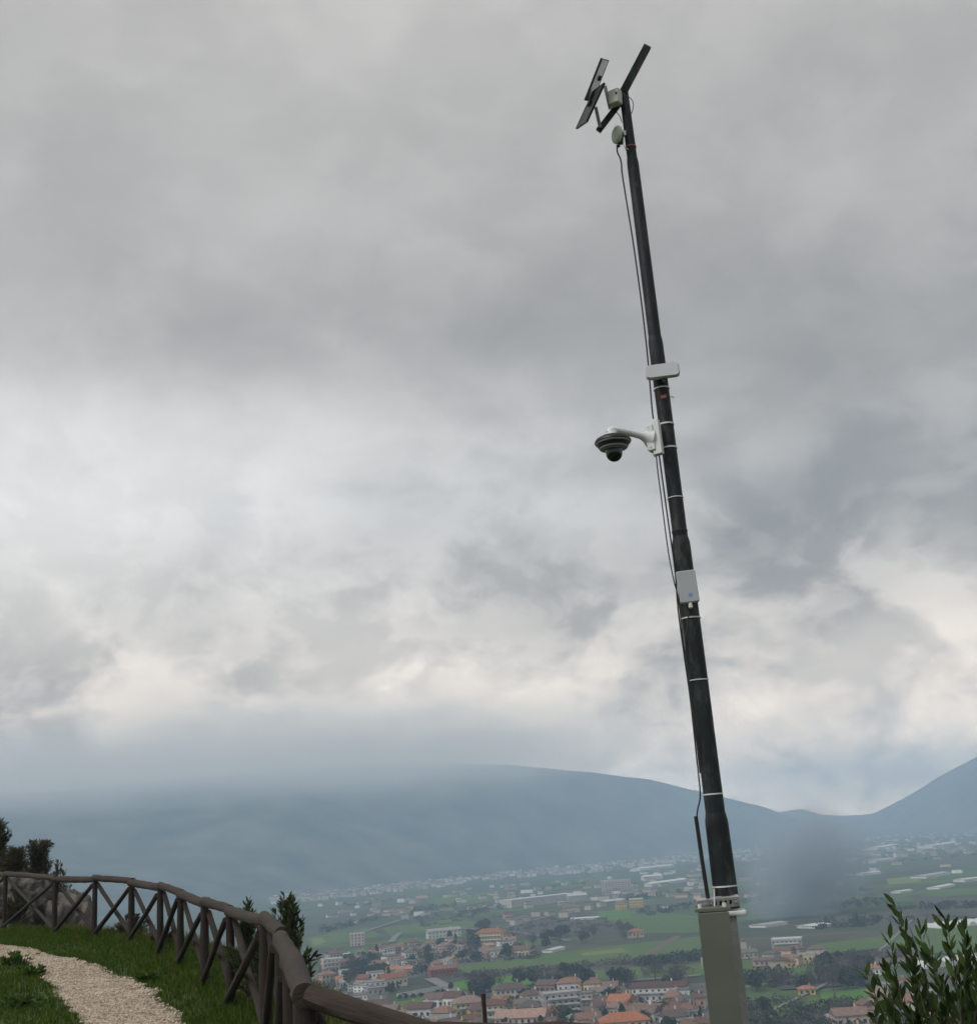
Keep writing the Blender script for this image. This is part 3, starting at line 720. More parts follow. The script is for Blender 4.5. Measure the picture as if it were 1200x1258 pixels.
# cables
def cable(pix, rpx, name, label, n=8, m=M_cable, dd=-0.03, cat='cable', smooth_n=6, group=None):
    pts = [P(a, b2, dd) for a, b2 in pix]; out = []
    for i in range(len(pts) - 1):
        p0, p1, p2, p3 = pts[max(i - 1, 0)], pts[i], pts[i + 1], pts[min(i + 2, len(pts) - 1)]
        for j in range(smooth_n):
            u = j / smooth_n
            out.append(0.5 * ((2 * p1) + (p2 - p0) * u + (2 * p0 - 5 * p1 + 4 * p2 - p3) * u * u + (3 * p1 - p0 - 3 * p2 + p3) * u ** 3))
    out.append(pts[-1])
    o = MB().tube(out, [rpx * mpp(q) for q in out], n).build(name, m, None, True, origin=out[-1])
    return tag(o, label, cat, group)
cable([(758, 181), (758.5, 187), (762, 195), (763.5, 203), (764, 212), (770, 250), (778, 300), (787, 365), (793, 415), (796, 445), (799, 480), (802, 512), (808, 548), (814, 592), (822, 650), (829, 700), (833, 750), (841, 810), (848, 860), (855, 925), (860, 975), (857, 994), (856, 1004)], 0.95,
      'long_cable', 'long thin black cable running down the left side of the mast', dd=-0.02)
cable([(806, 559), (808, 580), (812, 610), (817, 650), (822, 685), (828, 715), (833, 735), (839, 785), (846, 840), (853, 905), (859, 960)], 0.75,
      'camera_cable', 'thin cable dropping from the dome camera bracket and joining the mast lower down', dd=-0.05)
cable([(846, 750), (845, 765), (842, 790), (846, 835), (853, 890), (860, 950)], 0.9, 'antenna_cable', 'short cable hanging below the upright panel antenna with blue mark', dd=-0.09)
cable([(771, 118), (776, 122), (778, 128), (777, 135), (775, 140)], 0.5, 'wire_loop', 'thin wire loop standing off the mast near its tip', dd=0.0, cat='wire')
cable([(754.5, 131), (757, 137), (761, 142), (764, 150)], 0.5, 'wire_tail', 'short wire between the pale junction box and the mast tip', dd=0.0, cat='wire')
cable([(766, 168), (765.5, 176), (768, 181), (772, 183)], 0.55, 'white_tie', 'white cable tie hanging beside the small round antenna', dd=-0.04, m=M_strap, cat='tie')
cable([(893.5, 1119), (898, 1124), (901, 1132), (902, 1140)], 0.7, 'grey_wire', 'thin grey wire curling out behind the top of the cabinet', dd=0.05, m=M_zinc, cat='wire')
cable([(877, 1092), (877.5, 1104), (878, 1119)], 1.0, 'white_cable', 'white cord passing down through the slotted strut into the cabinet', dd=-0.10, m=M_strap, cat='cord')
con_o = P(870, 1108, -0.06)
tag(MB().tube([P(854.6, 1003, -0.06), P(862, 1055, -0.06), P(870.5, 1110, -0.06)], [2.5 * mpp(con_o)] * 3, 12).build('conduit', M_black, None, True, origin=con_o), 'black conduit pipe rising beside the thick lower end of the mast', 'conduit')

# upright panel antenna
ax_, ay_, az_ = basis(-6, -4, -2)
pc = P(844.5, 721, -0.105); k = mpp(pc)
ua = thing('panel_antenna', pc - az_ * 20 * k, 'upright grey panel antenna with a small blue mark on the mast', 'antenna')
MB().bevbox(pc, ax_ * 11.8 * k, ay_ * 3.0 * k, az_ * 20.5 * k, 0.22).build('housing', M_grey, ua, True)
bl = pc - ay_ * 3.06 * k - az_ * 11 * k + ax_ * 2 * k
lg = MB()
for i, (a, b2, hgt) in enumerate(((-2.2, -1.0, 2.6), (-1.0, 0.6, 3.4), (0.4, 0.2, 2.4), (1.6, -0.6, 3.2))):
    lg.box(bl + ax_ * a * k + az_ * b2 * k, ax_ * 0.42 * k, ay_ * 0.05 * k, az_ * hgt * 0.5 * k)
lg.box(bl - az_ * 2.6 * k, ax_ * 1.2 * k, ay_ * 0.05 * k, az_ * 0.35 * k)
lg.build('logo', M_blue, ua)
MB().lathe(pc - az_ * 20.5 * k, -az_, [(0, 2.3 * k), (2.5 * k, 2.3 * k), (2.5 * k, 2.8 * k), (6 * k, 2.6 * k), (7 * k, 1.5 * k)], 10).build('cable_gland', M_offwhite, ua, True)
MB().box(pc + ay_ * 5.5 * k, ax_ * 4 * k, ay_ * 2.6 * k, az_ * 8 * k).build('mount', M_black, ua)

# flat wide antenna
wx_, wy_, wz_ = basis(-5, -12, -1.5)
pc = P(813.5, 456, -0.105); k = mpp(pc)
wa = thing('wide_antenna', pc - wz_ * 10 * k, 'wide flat white antenna with rounded corners set crosswise on the mast', 'antenna')
MB().bevbox(pc, wx_ * 20.8 * k, wy_ * 3.4 * k, wz_ * 9.8 * k, 0.5).build('housing', M_pale, wa, True)
MB().box(pc + wy_ * 7.5 * k, wx_ * 5 * k, wy_ * 3.2 * k, wz_ * 6 * k).build('mount', M_black, wa)
MB().lathe(pc - wz_ * 9 * k + wy_ * 2 * k, -wz_, [(0, 2.6 * k), (5 * k, 2.2 * k), (7 * k, 1.3 * k)], 10).build('cable_gland', M_black, wa, True)

# dome camera on its swan-neck arm
dm = P(754, 541, -0.16); k = mpp(dm)
dx_ = (P(796, 537, -0.085) - dm); dx_.z = 0; dx_.normalize(); dyv = Vector((-dx_.y, dx_.x, 0)); Zu = Vector((0, 0, 1))
plate_c = P(803, 538, -0.075)
dome = thing('dome_camera', plate_c - Zu * 22 * k, 'white armed dome camera with black shroud hanging off the mast', 'camera')
pl_x, pl_y, pl_z = basis(-28, 0, -1)
MB().bevbox(plate_c + pl_x * 4 * k, pl_x * 5.5 * k, pl_y * 4.5 * k, pl_z * 23 * k, 0.25).build('wall_plate', M_white, dome, True)
MB().bevbox(plate_c - pl_x * 3 * k, pl_x * 5.0 * k, pl_y * 6.5 * k, pl_z * 17 * k, 0.3).build('junction_box', M_white, dome, True)
for a, b2 in ((-13, 0), (13, 0), (-4, 1), (5, -1)):
    MB().lathe(plate_c - pl_y * 6.4 * k + pl_z * a * k - pl_x * (3 + b2) * k, -pl_y, [(0, 1.0 * k), (.7 * k, 1.0 * k)], 8).build('screw', M_zinc, dome)
pts, rad = [], []
A0 = plate_c - pl_x * 5 * k + Zu * 1 * k; A3 = dm + Zu * 11 * k
for i in range(13):
    q = i / 12; x_ = A0.lerp(A3, q); x_ = x_ + Zu * (3.2 * k * math.sin(q * math.pi * 0.55)); pts.append(x_)
    rad.append(k * (4.3 + 8.0 * max(0, 1 - q * 3.2) ** 2))
pts += [A3 + Zu * 1.5 * k - dx_ * 3.5 * k, A3 - Zu * 1.5 * k - dx_ * 5.0 * k]; rad += [k * 4.4, k * 4.2]
MB().tube(pts, rad, 14).build('arm', M_white, dome, True)
top = dm - dx_ * 1.5 * k
MB().lathe(top + Zu * 11 * k, -Zu, [(0, 6.5 * k), (1, 6.5 * k)] if False else [(0, 6.4 * k), (2.5 * k, 7 * k), (6 * k, 7.4 * k)], 20).build('neck', M_white, dome, True)
prof = [(0, 8 * k), (1.5 * k, 15 * k), (4.5 * k, 20.5 * k), (7 * k, 22.3 * k), (9 * k, 22.6 * k), (9.4 * k, 21.4 * k)]
MB().lathe(top + Zu * 6.2 * k, -Zu, prof, 28).build('sun_shield', M_black, dome, True)
MB().lathe(top - Zu * 3.1 * k, -Zu, [(0, 21.6 * k), (1.6 * k, 21.4 * k), (2.0 * k, 20 * k)], 28).build('ring', M_ring, dome, True)
MB().lathe(top - Zu * 5.0 * k, -Zu, [(0, 20.0 * k), (4.0 * k, 18.2 * k), (4.3 * k, 17.4 * k)], 28).build('body', M_black, dome, True)
MB().lathe(top - Zu * 9.2 * k, -Zu, [(0, 17.6 * k), (1.7 * k, 17.0 * k), (3.4 * k, 13.0 * k), (3.6 * k, 11 * k)], 28).build('ring', M_ring, dome, True)
MB().lathe(top - Zu * 12.7 * k, -Zu, [(0, 11 * k), (2 * k, 10.4 * k), (5 * k, 10.4 * k), (9 * k, 9.2 * k), (12 * k, 7 * k), (14 * k, 4 * k), (14.8 * k, 0.3 * k)], 24).build('lens_dome', M_glass_d, dome, True)
MB().lathe(plate_c - pl_x * 1 * k - Zu * 22.5 * k + Zu * 6 * k, -Zu, [(0, 2.4 * k), (6 * k, 2.4 * k), (8 * k, 1.2 * k)], 10).build('cable_gland', M_offwhite, dome, True)

# gear at the tip: panels, arms, junction box, small round antenna
TD = (pole_at(120)[0] - EYE).dot(fw); KT = TD / F_PX
def T(px, py, dd=0.0): return at_depth(px, py, TD + dd)
def slab(a, b2, c3, thick):
    """slab from a corner a, to b2 along its length and c3 along its width"""
    a, b2, c3 = Vector(a), Vector(b2), Vector(c3); x = (b2 - a) / 2; z = (c3 - a) / 2; y = x.cross(z).normalized() * thick / 2
    return a + x + z, x, y, z
def panel(name, a, b2, c3, back, label):
    c_, x, y, z = slab(a, b2, c3, 0.016)
    to_cam = (EYE - c_); y = y if y.dot(to_cam) > 0 else -y          # y points at the camera: the back
    o = thing(name, a, label, 'solar panel')
    MB().box(c_ + y * 0.15, x * 0.96, y * 0.5, z * 0.96).build('backsheet', back, o)
    fr_ = MB()
    for sg in (-1, 1):
        fr_.box(c_ + x * sg * 0.98, x * 0.02, y, z); fr_.box(c_ + z * sg * 0.97, x * 0.96, y, z * 0.03)
    fr_.build('frame', M_black, o)
    MB().box(c_ - y * 0.55, x * 0.95, y * 0.18, z * 0.95).build('cells', M_cells, o)
    yn = y.normalized()
    MB().bevbox(c_ + y * 0.65 + yn * 0.012 + x * 0.1, z.normalized() * 0.022, yn * 0.010, x.normalized() * 0.02, 0.2).build('terminal_box', M_black, o)
    return o
panel('upper_solar_panel', T(718.5, 123, -0.14), T(739, 71, -0.14), T(727.5, 123, 0.24), M_white, 'tilted solar panel with white back above the tip of the mast')
panel('lower_solar_panel', T(708, 158, -0.02), T(729, 112, -0.02), T(721, 149, -0.30), M_black, 'tilted solar panel with black back hanging below the white backed one')
def bar(name, pa, pb, wpx, label, m=M_steel, cat='arm', da=0.0, db=0.0, hp=None):
    a, b2 = T(*pa, da), T(*pb, db); x = (b2 - a) / 2; ex = x.normalized(); w = fw.cross(ex).normalized(); dpt = ex.cross(w)
    o = MB().box((a + b2) / 2, x, w * wpx / 2 * KT, dpt * (hp or wpx) / 2 * KT).build(name, m, None, origin=b2)
    return tag(o, label, cat)
bar('bracket_arm', (765.5, 113), (795, 57), 9.5, 'thick black square arm slanting up from the very tip of the mast')
bar('square_arm', (735, 160.5), (763, 124), 7, 'black square arm reaching down left under the solar panels')
bar('stay_bar', (743, 105), (749.5, 134), 4, 'grey flat bar between the white backed solar panel and the arm', M_zinc, 'bar', -0.05, -0.02, 1.5)
bar('stay_bar', (731.5, 131), (737, 156), 4, 'grey flat bar between the black backed solar panel and the arm end', M_zinc, 'bar', -0.08, -0.02, 1.5)
jc = T(756, 120, -0.05); jx, jy, jz = basis(-35, 0, 4)
jb = thing('junction_box', jc - jz * 8 * KT, 'pale green junction box on the mast between tip and arm', 'box')
MB().bevbox(jc, jx * 7 * KT, jy * 4.5 * KT, jz * 9.5 * KT, 0.12).build('housing', M_offwhite, jb, True)
MB().bevbox(jc - jy * 5.2 * KT, jx * 6.6 * KT, jy * 0.8 * KT, jz * 9 * KT, 0.12).build('cover', M_offwhite, jb, True)
MB().lathe(jc + jx * 4.5 * KT + jz * 2 * KT - jy * 5.9 * KT, -jy, [(0, 1.6 * KT), (0.8 * KT, 1.6 * KT)], 10).build('cap', M_black, jb)
TD2 = (pole_at(166)[0] - EYE).dot(fw)
rc = at_depth(756, 165, TD2 - 0.04); rx, ry, rz = basis(-70, 0, 8)
ra = thing('round_antenna', rc - rz * 11 * KT, 'small oval greenish white antenna below the tip of the mast', 'antenna')
MB().lathe(rc - ry * 2.5 * KT, ry, [(0, 2 * KT), (0.4 * KT, 7 * KT), (2 * KT, 10 * KT), (4 * KT, 11 * KT), (6.5 * KT, 10.6 * KT), (7 * KT, 8 * KT)], 24).build('radome', M_offwhite, ra, True)
MB().box(rc + ry * 8 * KT + rz * 3 * KT, rx * 2.6 * KT, ry * 5 * KT, rz * 3 * KT).build('mount', M_white, ra)
MB().bevbox(rc + ry * 6.5 * KT - rz * 4 * KT, rx * 3 * KT, ry * 3 * KT, rz * 7 * KT, 0.2).build('radio_unit', M_black, ra, True)
MB().lathe(rc - rz * 11 * KT + ry * 3 * KT, -rz, [(0, 1 * KT), (1.5 * KT, 1.2 * KT), (2 * KT, 2.4 * KT), (4 * KT, 2.4 * KT), (5 * KT, 1 * KT)], 10).build('plug', M_black, ra, True)

# ------------------------------------------------------------------ near plants
def leaf_quads(P0, D, L, Wd, fold=None):
    """pointed leaves: base points, directions, lengths, widths -> arrays"""
    n = len(P0); rnd = RNG.normal(size=(n, 3)); S = np.cross(D, rnd); S /= np.linalg.norm(S, axis=1)[:, None] + 1e-9
    N = np.cross(S, D)
    V = np.empty((n, 6, 3)); Lc = L[:, None]; Wc = Wd[:, None]
    V[:, 0] = P0; V[:, 1] = P0 + D * Lc * .35 + S * Wc * .5; V[:, 2] = P0 + D * Lc * .72 + S * Wc * .42 - N * Lc * .04
    V[:, 3] = P0 + D * Lc - N * Lc * .10; V[:, 4] = P0 + D * Lc * .72 - S * Wc * .42 - N * Lc * .04; V[:, 5] = P0 + D * Lc * .35 - S * Wc * .5
    b0 = (np.arange(n) * 6)[:, None]
    Fc = np.concatenate([b0 + np.array([0, 1, 5, 5]), b0 + np.array([1, 2, 4, 5]), b0 + np.array([2, 3, 4, 4])], 1).reshape(-1, 4)
    tri = []
    f = b0 + 0
    Fc = np.concatenate([f + np.array([0, 1, 5]), f + np.array([1, 2, 4]), f + np.array([1, 4, 5]), f + np.array([2, 3, 4])], 1).reshape(-1, 3)
    return V.reshape(-1, 3), Fc
def shoot(points, nleaf, L, spread=0.75, start=0.15, wr=0.26):
    """leaves set along a twig given by points; returns base points and directions"""
    pts = np.array([tuple(p) for p in points]); s = np.r_[0, np.cumsum(np.linalg.norm(np.diff(pts, axis=0), axis=1))]
    u = np.sort(RNG.uniform(start, 1.0, nleaf)) * s[-1]
    B = np.stack([np.interp(u, s, pts[:, i]) for i in range(3)], -1)
    T_ = np.stack([np.interp(u + 1e-3 * s[-1], s, pts[:, i]) - np.interp(u - 1e-3 * s[-1] - 1e-6, s, pts[:, i]) for i in range(3)], -1); T_ /= np.linalg.norm(T_, axis=1)[:, None] + 1e-9
    rnd = RNG.normal(size=(nleaf, 3)); side = np.cross(T_, rnd); side /= np.linalg.norm(side, axis=1)[:, None] + 1e-9
    D = T_ * 0.9 + side * spread * RNG.uniform(0.5, 1.2, nleaf)[:, None]; D /= np.linalg.norm(D, axis=1)[:, None]
    ln = L * RNG.uniform(0.65, 1.15, nleaf); return B, D, ln, ln * wr
def plant(name, base, twigs, label, cat, L, nleaf, leafm, stem_r=0.02, per_twig_r=0.004, group=None, wr=0.26, spread=0.75):
    o = thing(name, base, label, cat, group); st = MB(); Bs, Ds, Ls, Ws = [], [], [], []
    for tw in twigs:
        st.tube(tw, [stem_r * (1 - i / (len(tw) - 1)) ** 1.5 + per_twig_r * (1 - .6 * i / (len(tw) - 1)) for i in range(len(tw))], 5)
        nl = max(6, int(nleaf * random.uniform(0.7, 1.3)))
        a, b2, c3, d4 = shoot(tw, nl, L, wr=wr, spread=spread, start=0.25); Bs.append(a); Ds.append(b2); Ls.append(c3); Ws.append(d4)
    st.build('trunk', M_bark, o, True)
    V, Fc = leaf_quads(np.concatenate(Bs), np.concatenate(Ds), np.concatenate(Ls), np.concatenate(Ws))
    raw_mesh('crown', V - np.array(tuple(base)), Fc, leafm, o)
    return o
def curve_to(a, b2, sag, n=7):
    a, b2 = Vector(a), Vector(b2); out = []
    mid_ = a.lerp(b2, 0.5) + Vector((random.uniform(-1, 1), random.uniform(-1, 1), 0)) * sag + Vector((0, 0, -sag * 0.3))
    for i in range(n):
        q = i / (n - 1); out.append(a * (1 - q) ** 2 + mid_ * 2 * q * (1 - q) + b2 * q * q)
    return out
# olive shoots to the right of the mast
def at_h(px, py, dist):
    d = ray(px, py); return EYE + d * (dist / math.hypot(d.x, d.y))
ob_ = at_h(1165, 1290, 5.0); ob_base = Vector((ob_.x, ob_.y, zh(ob_.x, ob_.y)))
tips = [(1098, 1107), (1104, 1120), (1128, 1129), (1136, 1140), (1118, 1140), (1162, 1128), (1160, 1140), (1183, 1143), (1186, 1150), (1199, 1160), (1210, 1150), (1092, 1148), (1088, 1182), (1064, 1200), (1072, 1212),
        (1080, 1205), (1110, 1165), (1140, 1165), (1150, 1180), (1175, 1175), (1195, 1185), (1120, 1190), (1100, 1215), (1085, 1232), (1130, 1210), (1160, 1205), (1185, 1210), (1205, 1200), (1220, 1180), (1095, 1245), (1075, 1250),
        (1145, 1228), (1170, 1232), (1200, 1228), (1118, 1240), (1225, 1215), (1240, 1190), (1155, 1250), (1190, 1250), (1215, 1250), (1196, 1168), (1206, 1176), (1192, 1200), (1178, 1195), (1210, 1190), (1108, 1228), (1128, 1250)]
twigs = []
for px, py in tips:
    tip = at_h(px, py, random.uniform(4.6, 5.5)); st0 = ob_base + Vector((0, 0, random.uniform(0.2, 0.75))) + (Vector((tip.x, tip.y, 0)) - Vector((ob_base.x, ob_base.y, 0))) * random.uniform(0.1, 0.5)
    twigs.append(curve_to(st0, tip, 0.06))
twigs.append([ob_base - Vector((0, 0, .1)), ob_base + Vector((0, 0, .3)), ob_base + Vector((0.02, 0, .75))])
plant('olive_shrub', ob_base, twigs, 'leafy olive shrub with upright shoots standing by itself beside the cabinet', 'shrub', 0.062, 38, L_olive_dark, 0.006, 0.0022, wr=0.30, spread=0.6)
# shrubs just beyond the fence
def small_shrub(px, py_top, dist, wpx, label, name='olive_bush', nt=26, L=0.055, leafm=L_olive, nleaf=40, dens_lo=0.25, group=None, cat='shrub', wr=0.27):
    top_ = at_h(px, py_top, dist); gb = Vector((top_.x, top_.y, zh(top_.x, top_.y))); H = top_.z - gb.z; W = wpx * dist / F_PX / 2
    tw = []
    for i in range(nt):
        q = random.uniform(dens_lo, 1.0); a = random.uniform(0, 6.28); rr = W * (1 - q ** 2.2) ** 0.8 * random.uniform(0.35, 1.0) + 0.05 * W
        if i == 0: q, rr = 1.0, 0.02
        tip = gb + Vector((math.cos(a) * rr, math.sin(a) * rr, H * q)); st0 = gb + Vector((0, 0, H * q * random.uniform(0.3, 0.6)))
        tw.append(curve_to(st0, tip, 0.05))
    tw.append([gb - Vector((0, 0, .1)), gb + Vector((0, 0, H * .5)), gb + Vector((0, 0, H * .93))])
    return plant(name, gb, tw, label, cat, L, nleaf, leafm, 0.010, 0.003, group, wr)
small_shrub(352, 1101, 13.6, 76, 'olive bush with a pointed top showing above the log rail', nt=90, L=0.085, nleaf=34)
small_shrub(303, 1108, 14.6, 60, 'lower olive bush seen through the posts of the log fence', nt=50, L=0.085, nleaf=32)
small_shrub(325, 1150, 14.0, 60, 'low leafy growth at the foot of the pointed olive bush', nt=24, L=0.07, nleaf=26)
small_shrub(160, 1122, 25, 55, 'round brown scrub bush beyond the crossed braces', 'scrub_bush', 60, 0.07, L_bush, 40, 0.1)
small_shrub(200, 1140, 22, 45, 'low brown scrub tuft on the slope beyond the fence', 'scrub_bush', 40, 0.06, L_bush, 40, 0.1)

# weeds on the verges
L_weed = leaf_mat('weed_leaves', (0.028, 0.070, 0.012), (0.085, 0.14, 0.03), 0.7, 0.3)
def weed(px, py, wpx, hgt, label):
    p = at_ground(px, py, g_top); W = wpx * p.xy.length / F_PX / 2; tw = []
    for i in range(26):
        a = random.uniform(0, 6.28); rr = W * random.uniform(0.1, 1.0); tw.append(curve_to(p + Vector((math.cos(a) * rr * .4, math.sin(a) * rr * .4, 0)), p + Vector((math.cos(a) * rr, math.sin(a) * rr, hgt * random.uniform(0.4, 1.0))), 0.02, 5))
    return plant('weed_clump', p, tw, label, 'weed', 0.07, 9, L_weed, 0.002, 0.0015, None, 0.5)
weed(18, 1186, 50, 0.18, 'leafy green weed clump on the inner edge of the gravel path')
weed(40, 1200, 34, 0.12, 'smaller weed clump just below the leafy one on the path edge')
weed(178, 1206, 30, 0.10, 'low weed clump leaning over the outer edge of the gravel')
weed(20, 1238, 46, 0.12, 'broad weed clump in the lawn on the inner side of the path')
# thin stake beyond the rail
sp = at_h(594, 1221, 8.2); sb = Vector((sp.x, sp.y, zh(sp.x, sp.y)))
tag(log(sb - Vector((0, 0, .15)), sp, 0.018, 0.014, 4.4, 'stake', M_rail), 'thin upright wooden stake on the slope below the lowest rail', 'stake')

# rock outcrop and trees beyond the fence on the left
def rock(name, px0, px1, py_top, dist, label, m, seed, deep=2.0):
    a = at_h(px0, py_top, dist); b2 = at_h(px1, py_top, dist); w = (b2 - a).length / 2; c_ = (a + b2) / 2; zb = zh(c_.x, c_.y) - 1.2; zb = max(zb, -6); hh_ = (a.z + b2.z) / 2 - zb
    bm = bmesh.new(); bmesh.ops.create_icosphere(bm, subdivisions=6, radius=1.0)
    for v in bm.verts:
        p = v.co.copy(); p = p / max(abs(p.x), abs(p.y), abs(p.z)) ** 0.55
        q = Vector((p.x * w * 0.9 + seed, p.y * deep * 0.9, p.z * hh_ * 0.35))
        rid = 1 - abs(mnoise.noise(q * 0.8)) * 2
        nz = mnoise.fractal(q * 0.9, 0.7, 2.1, 8) * 0.13 + 0.08 * rid - 0.16 * abs(mnoise.noise(Vector((q.x * 1.9, q.y * 1.9, q.z * 0.6)))) - 0.07 * abs(mnoise.noise(q * 4)) + 0.03 * mnoise.noise(q * 9)
        p = p * (0.93 + nz)
        v.co = Vector((p.x * w, p.y * deep, (p.z * 0.5 + 0.5) * hh_))
    me = bpy.data.meshes.new(name); bm.to_mesh(me); bm.free(); me.materials.append(m); me.polygons.foreach_set('use_smooth', [True] * len(me.polygons))
    o = bpy.data.objects.new(name, me); COL.objects.link(o); o.location = (c_.x, c_.y, zb)
    o.rotation_euler = (0, 0, -math.atan2(c_.x, c_.y) * 1.0)
    return tag(o, label, 'rock')
rock('rock_outcrop', -90, 70, 1072, 41, 'large grey limestone outcrop behind the farthest fence bays', M_rock, 2.2, 2.2)
rock('rock_shoulder', 52, 116, 1094, 40, 'lower grey rock shoulder beside the big outcrop', M_rock, 17.2, 1.6)
def conifer(px, py_top, dist, wpx, label, leafm=L_conif, nt=90, L=0.10):
    top_ = at_h(px, py_top, dist); gb = Vector((top_.x, top_.y, zh(top_.x, top_.y))); H = top_.z - gb.z; W = wpx * dist / F_PX / 2
    tw = []
    for i in range(nt):
        q = random.uniform(0.45, 1.0); a = random.uniform(0, 6.28); rr = W * random.uniform(0.3, 1.0) * (0.5 + 0.8 * abs(mnoise.noise(Vector((a, q * 4, px))))) * (1.15 - 0.75 * (q - .45) / .55)
        tip = gb + Vector((math.cos(a) * rr, math.sin(a) * rr, H * q)); tw.append(curve_to(gb + Vector((0, 0, H * (q - 0.12))), tip, 0.08, 5))
    tw.append([gb - Vector((0, 0, .2)), gb + Vector((0, 0, H * .5)), gb + Vector((0, 0, H * .95))])
    return plant('wind_bent_tree', gb, tw, label, 'tree', L, 34, leafm, 0.02, 0.004, wr=0.16, spread=0.9)
conifer(-2, 1006, 46, 64, 'taller dark tree above the grey outcrop at the fence end', nt=200, L=0.16)
conifer(47, 1033, 45, 84, 'shorter spreading dark tree on top of the grey outcrop', nt=220, L=0.16)
conifer(18, 1040, 44, 80, 'brownish thicket tree between the two dark trees', L_bush, 200, 0.14)
small_shrub(72, 1058, 44.5, 60, 'low dark shrub on the right end of the grey outcrop', 'dark_shrub', 90, 0.13, L_conif, 34, 0.5)
small_shrub(22, 1090, 38.5, 50, 'ivy like dark shrub growing on the face of the outcrop', 'dark_shrub', 60, 0.12, L_conif, 30, 0.3)

# ------------------------------------------------------------------ the valley: fields and roads
def sheet(name, pix, m, z):
    pts = [plain(a, b2, z) for a, b2 in pix]; o0 = pts[0]
    me = bpy.data.meshes.new(name); me.from_pydata([tuple(p - o0) for p in pts], [], [tuple(range(len(pts)))]); me.materials.append(m)
    o = bpy.data.objects.new(name, me); COL.objects.link(o); o.location = o0
    if me.polygons[0].normal.z < 0: me.flip_normals()
    return tag(o, kind='structure')
FIELDS = [
 ([(548, 1209), (590, 1200), (668, 1195), (674, 1203), (640, 1214), (556, 1216)], M_field_bright),
 ([(560, 1187), (680, 1171), (800, 1157), (900, 1146), (900, 1168), (760, 1180), (640, 1190), (556, 1198)], M_field_green),
 ([(556, 1198), (760, 1180), (930, 1166), (930, 1178), (700, 1194), (552, 1205)], M_field_grey),
 ([(790, 1188), (930, 1179), (930, 1196), (800, 1200)], M_field_green),
 ([(690, 1195), (786, 1188), (790, 1202), (690, 1206)], M_field_green),
 ([(712, 1171), (764, 1165), (770, 1170), (716, 1175)], M_field_lime),
 ([(733, 1121), (782, 1118), (880, 1128), (880, 1145), (780, 1148), (735, 1134)], M_field_green),
 ([(735, 1120), (770, 1117), (776, 1127), (738, 1132)], M_field_bright),
 ([(640, 1132), (733, 1126), (775, 1140), (700, 1150), (620, 1152)], M_field_grey),
 ([(790, 1173), (828, 1150), (838, 1150), (802, 1174)], M_field_brown),
 ([(470, 1141), (560, 1128), (602, 1137), (480, 1151)], M_field_green),
 ([(376, 1152), (450, 1140), (470, 1150), (384, 1166)], M_field_green),
 ([(382, 1154), (396, 1152), (400, 1158), (385, 1162)], M_field_lime),
 ([(462, 1236), (540, 1222), (546, 1232), (474, 1246)], M_field_bright),
 ([(905, 1238), (990, 1221), (1012, 1228), (960, 1250), (912, 1252)], M_field_green),
 ([(918, 1241), (968, 1234), (972, 1240), (922, 1247)], M_field_lime),
 ([(1008, 1222), (1078, 1214), (1082, 1230), (1008, 1236)], M_field_bright),
 ([(944, 1190), (1000, 1187), (1002, 1200), (940, 1200)], M_field_green),
 ([(1000, 1160), (1112, 1147), (1112, 1162), (1008, 1173)], M_field_green),
 ([(1088, 1080), (1128, 1076), (1132, 1084), (1092, 1088)], M_field_lime),
 ([(1128, 1095), (1230, 1088), (1230, 1098), (1136, 1103)], M_field_green),
 ([(940, 1205), (1080, 1196), (1080, 1208), (960, 1216)], M_field_grey),
 ([(1010, 1174), (1120, 1163), (1130, 1180), (1010, 1190)], M_field_brown),
 ([(1120, 1100), (1230, 1104), (1230, 1128), (1130, 1124)], M_field_grey),
 ([(1120, 1140), (1230, 1132), (1230, 1170), (1130, 1172)], M_field_green),
 ([(400, 1125), (470, 1114), (500, 1122), (410, 1136)], M_field_grey),
 ([(520, 1106), (600, 1096), (630, 1104), (540, 1116)], M_field_green),
 ([(820, 1092), (900, 1084), (900, 1096), (830, 1102)], M_field_green),
 ([(660, 1086), (740, 1076), (760, 1082), (680, 1092)], M_field_green),
]
M_built = field_mat('built_up_ground', (0.075, 0.072, 0.062), (0.15, 0.145, 0.135))
sheet('town_ground', [(380, 1200), (470, 1168), (560, 1158), (640, 1160), (668, 1180), (560, 1186), (500, 1204), (462, 1236), (380, 1240)], M_built, 0.08)
sheet('town_ground', [(440, 1246), (540, 1234), (560, 1222), (640, 1216), (700, 1210), (880, 1208), (880, 1330), (440, 1330)], M_built, 0.10)
for i, (pp, m) in enumerate(FIELDS): sheet('field', pp, m, 0.15 + 0.03 * i)
def road(pix, width, z=1.2):
    pts = [plain(a, b2, z) for a, b2 in pix]; vs, fs = [], []
    for i, p in enumerate(pts):
        tdir = (pts[min(i + 1, len(pts) - 1)] - pts[max(i - 1, 0)]); nn = Vector((-tdir.y, tdir.x, 0)).normalized() * width / 2
        vs += [p - nn, p + nn]
    for i in range(len(pts) - 1): fs.append((2 * i, 2 * i + 1, 2 * i + 3, 2 * i + 2))
    tag(MB().add([tuple(v) for v in vs], fs).build('road', M_road), kind='structure')
road([(528, 1202), (540, 1208), (556, 1216), (572, 1225), (580, 1232)], 9)
road([(400, 1218), (430, 1226), (455, 1232), (480, 1236)], 8)
road([(480, 1158), (486, 1150), (492, 1146)], 7)
road([(905, 1214), (1000, 1200), (1100, 1186), (1200, 1172)], 3)
road([(930, 1250), (1000, 1216), (1050, 1190), (1090, 1160), (1120, 1130)], 2.5)
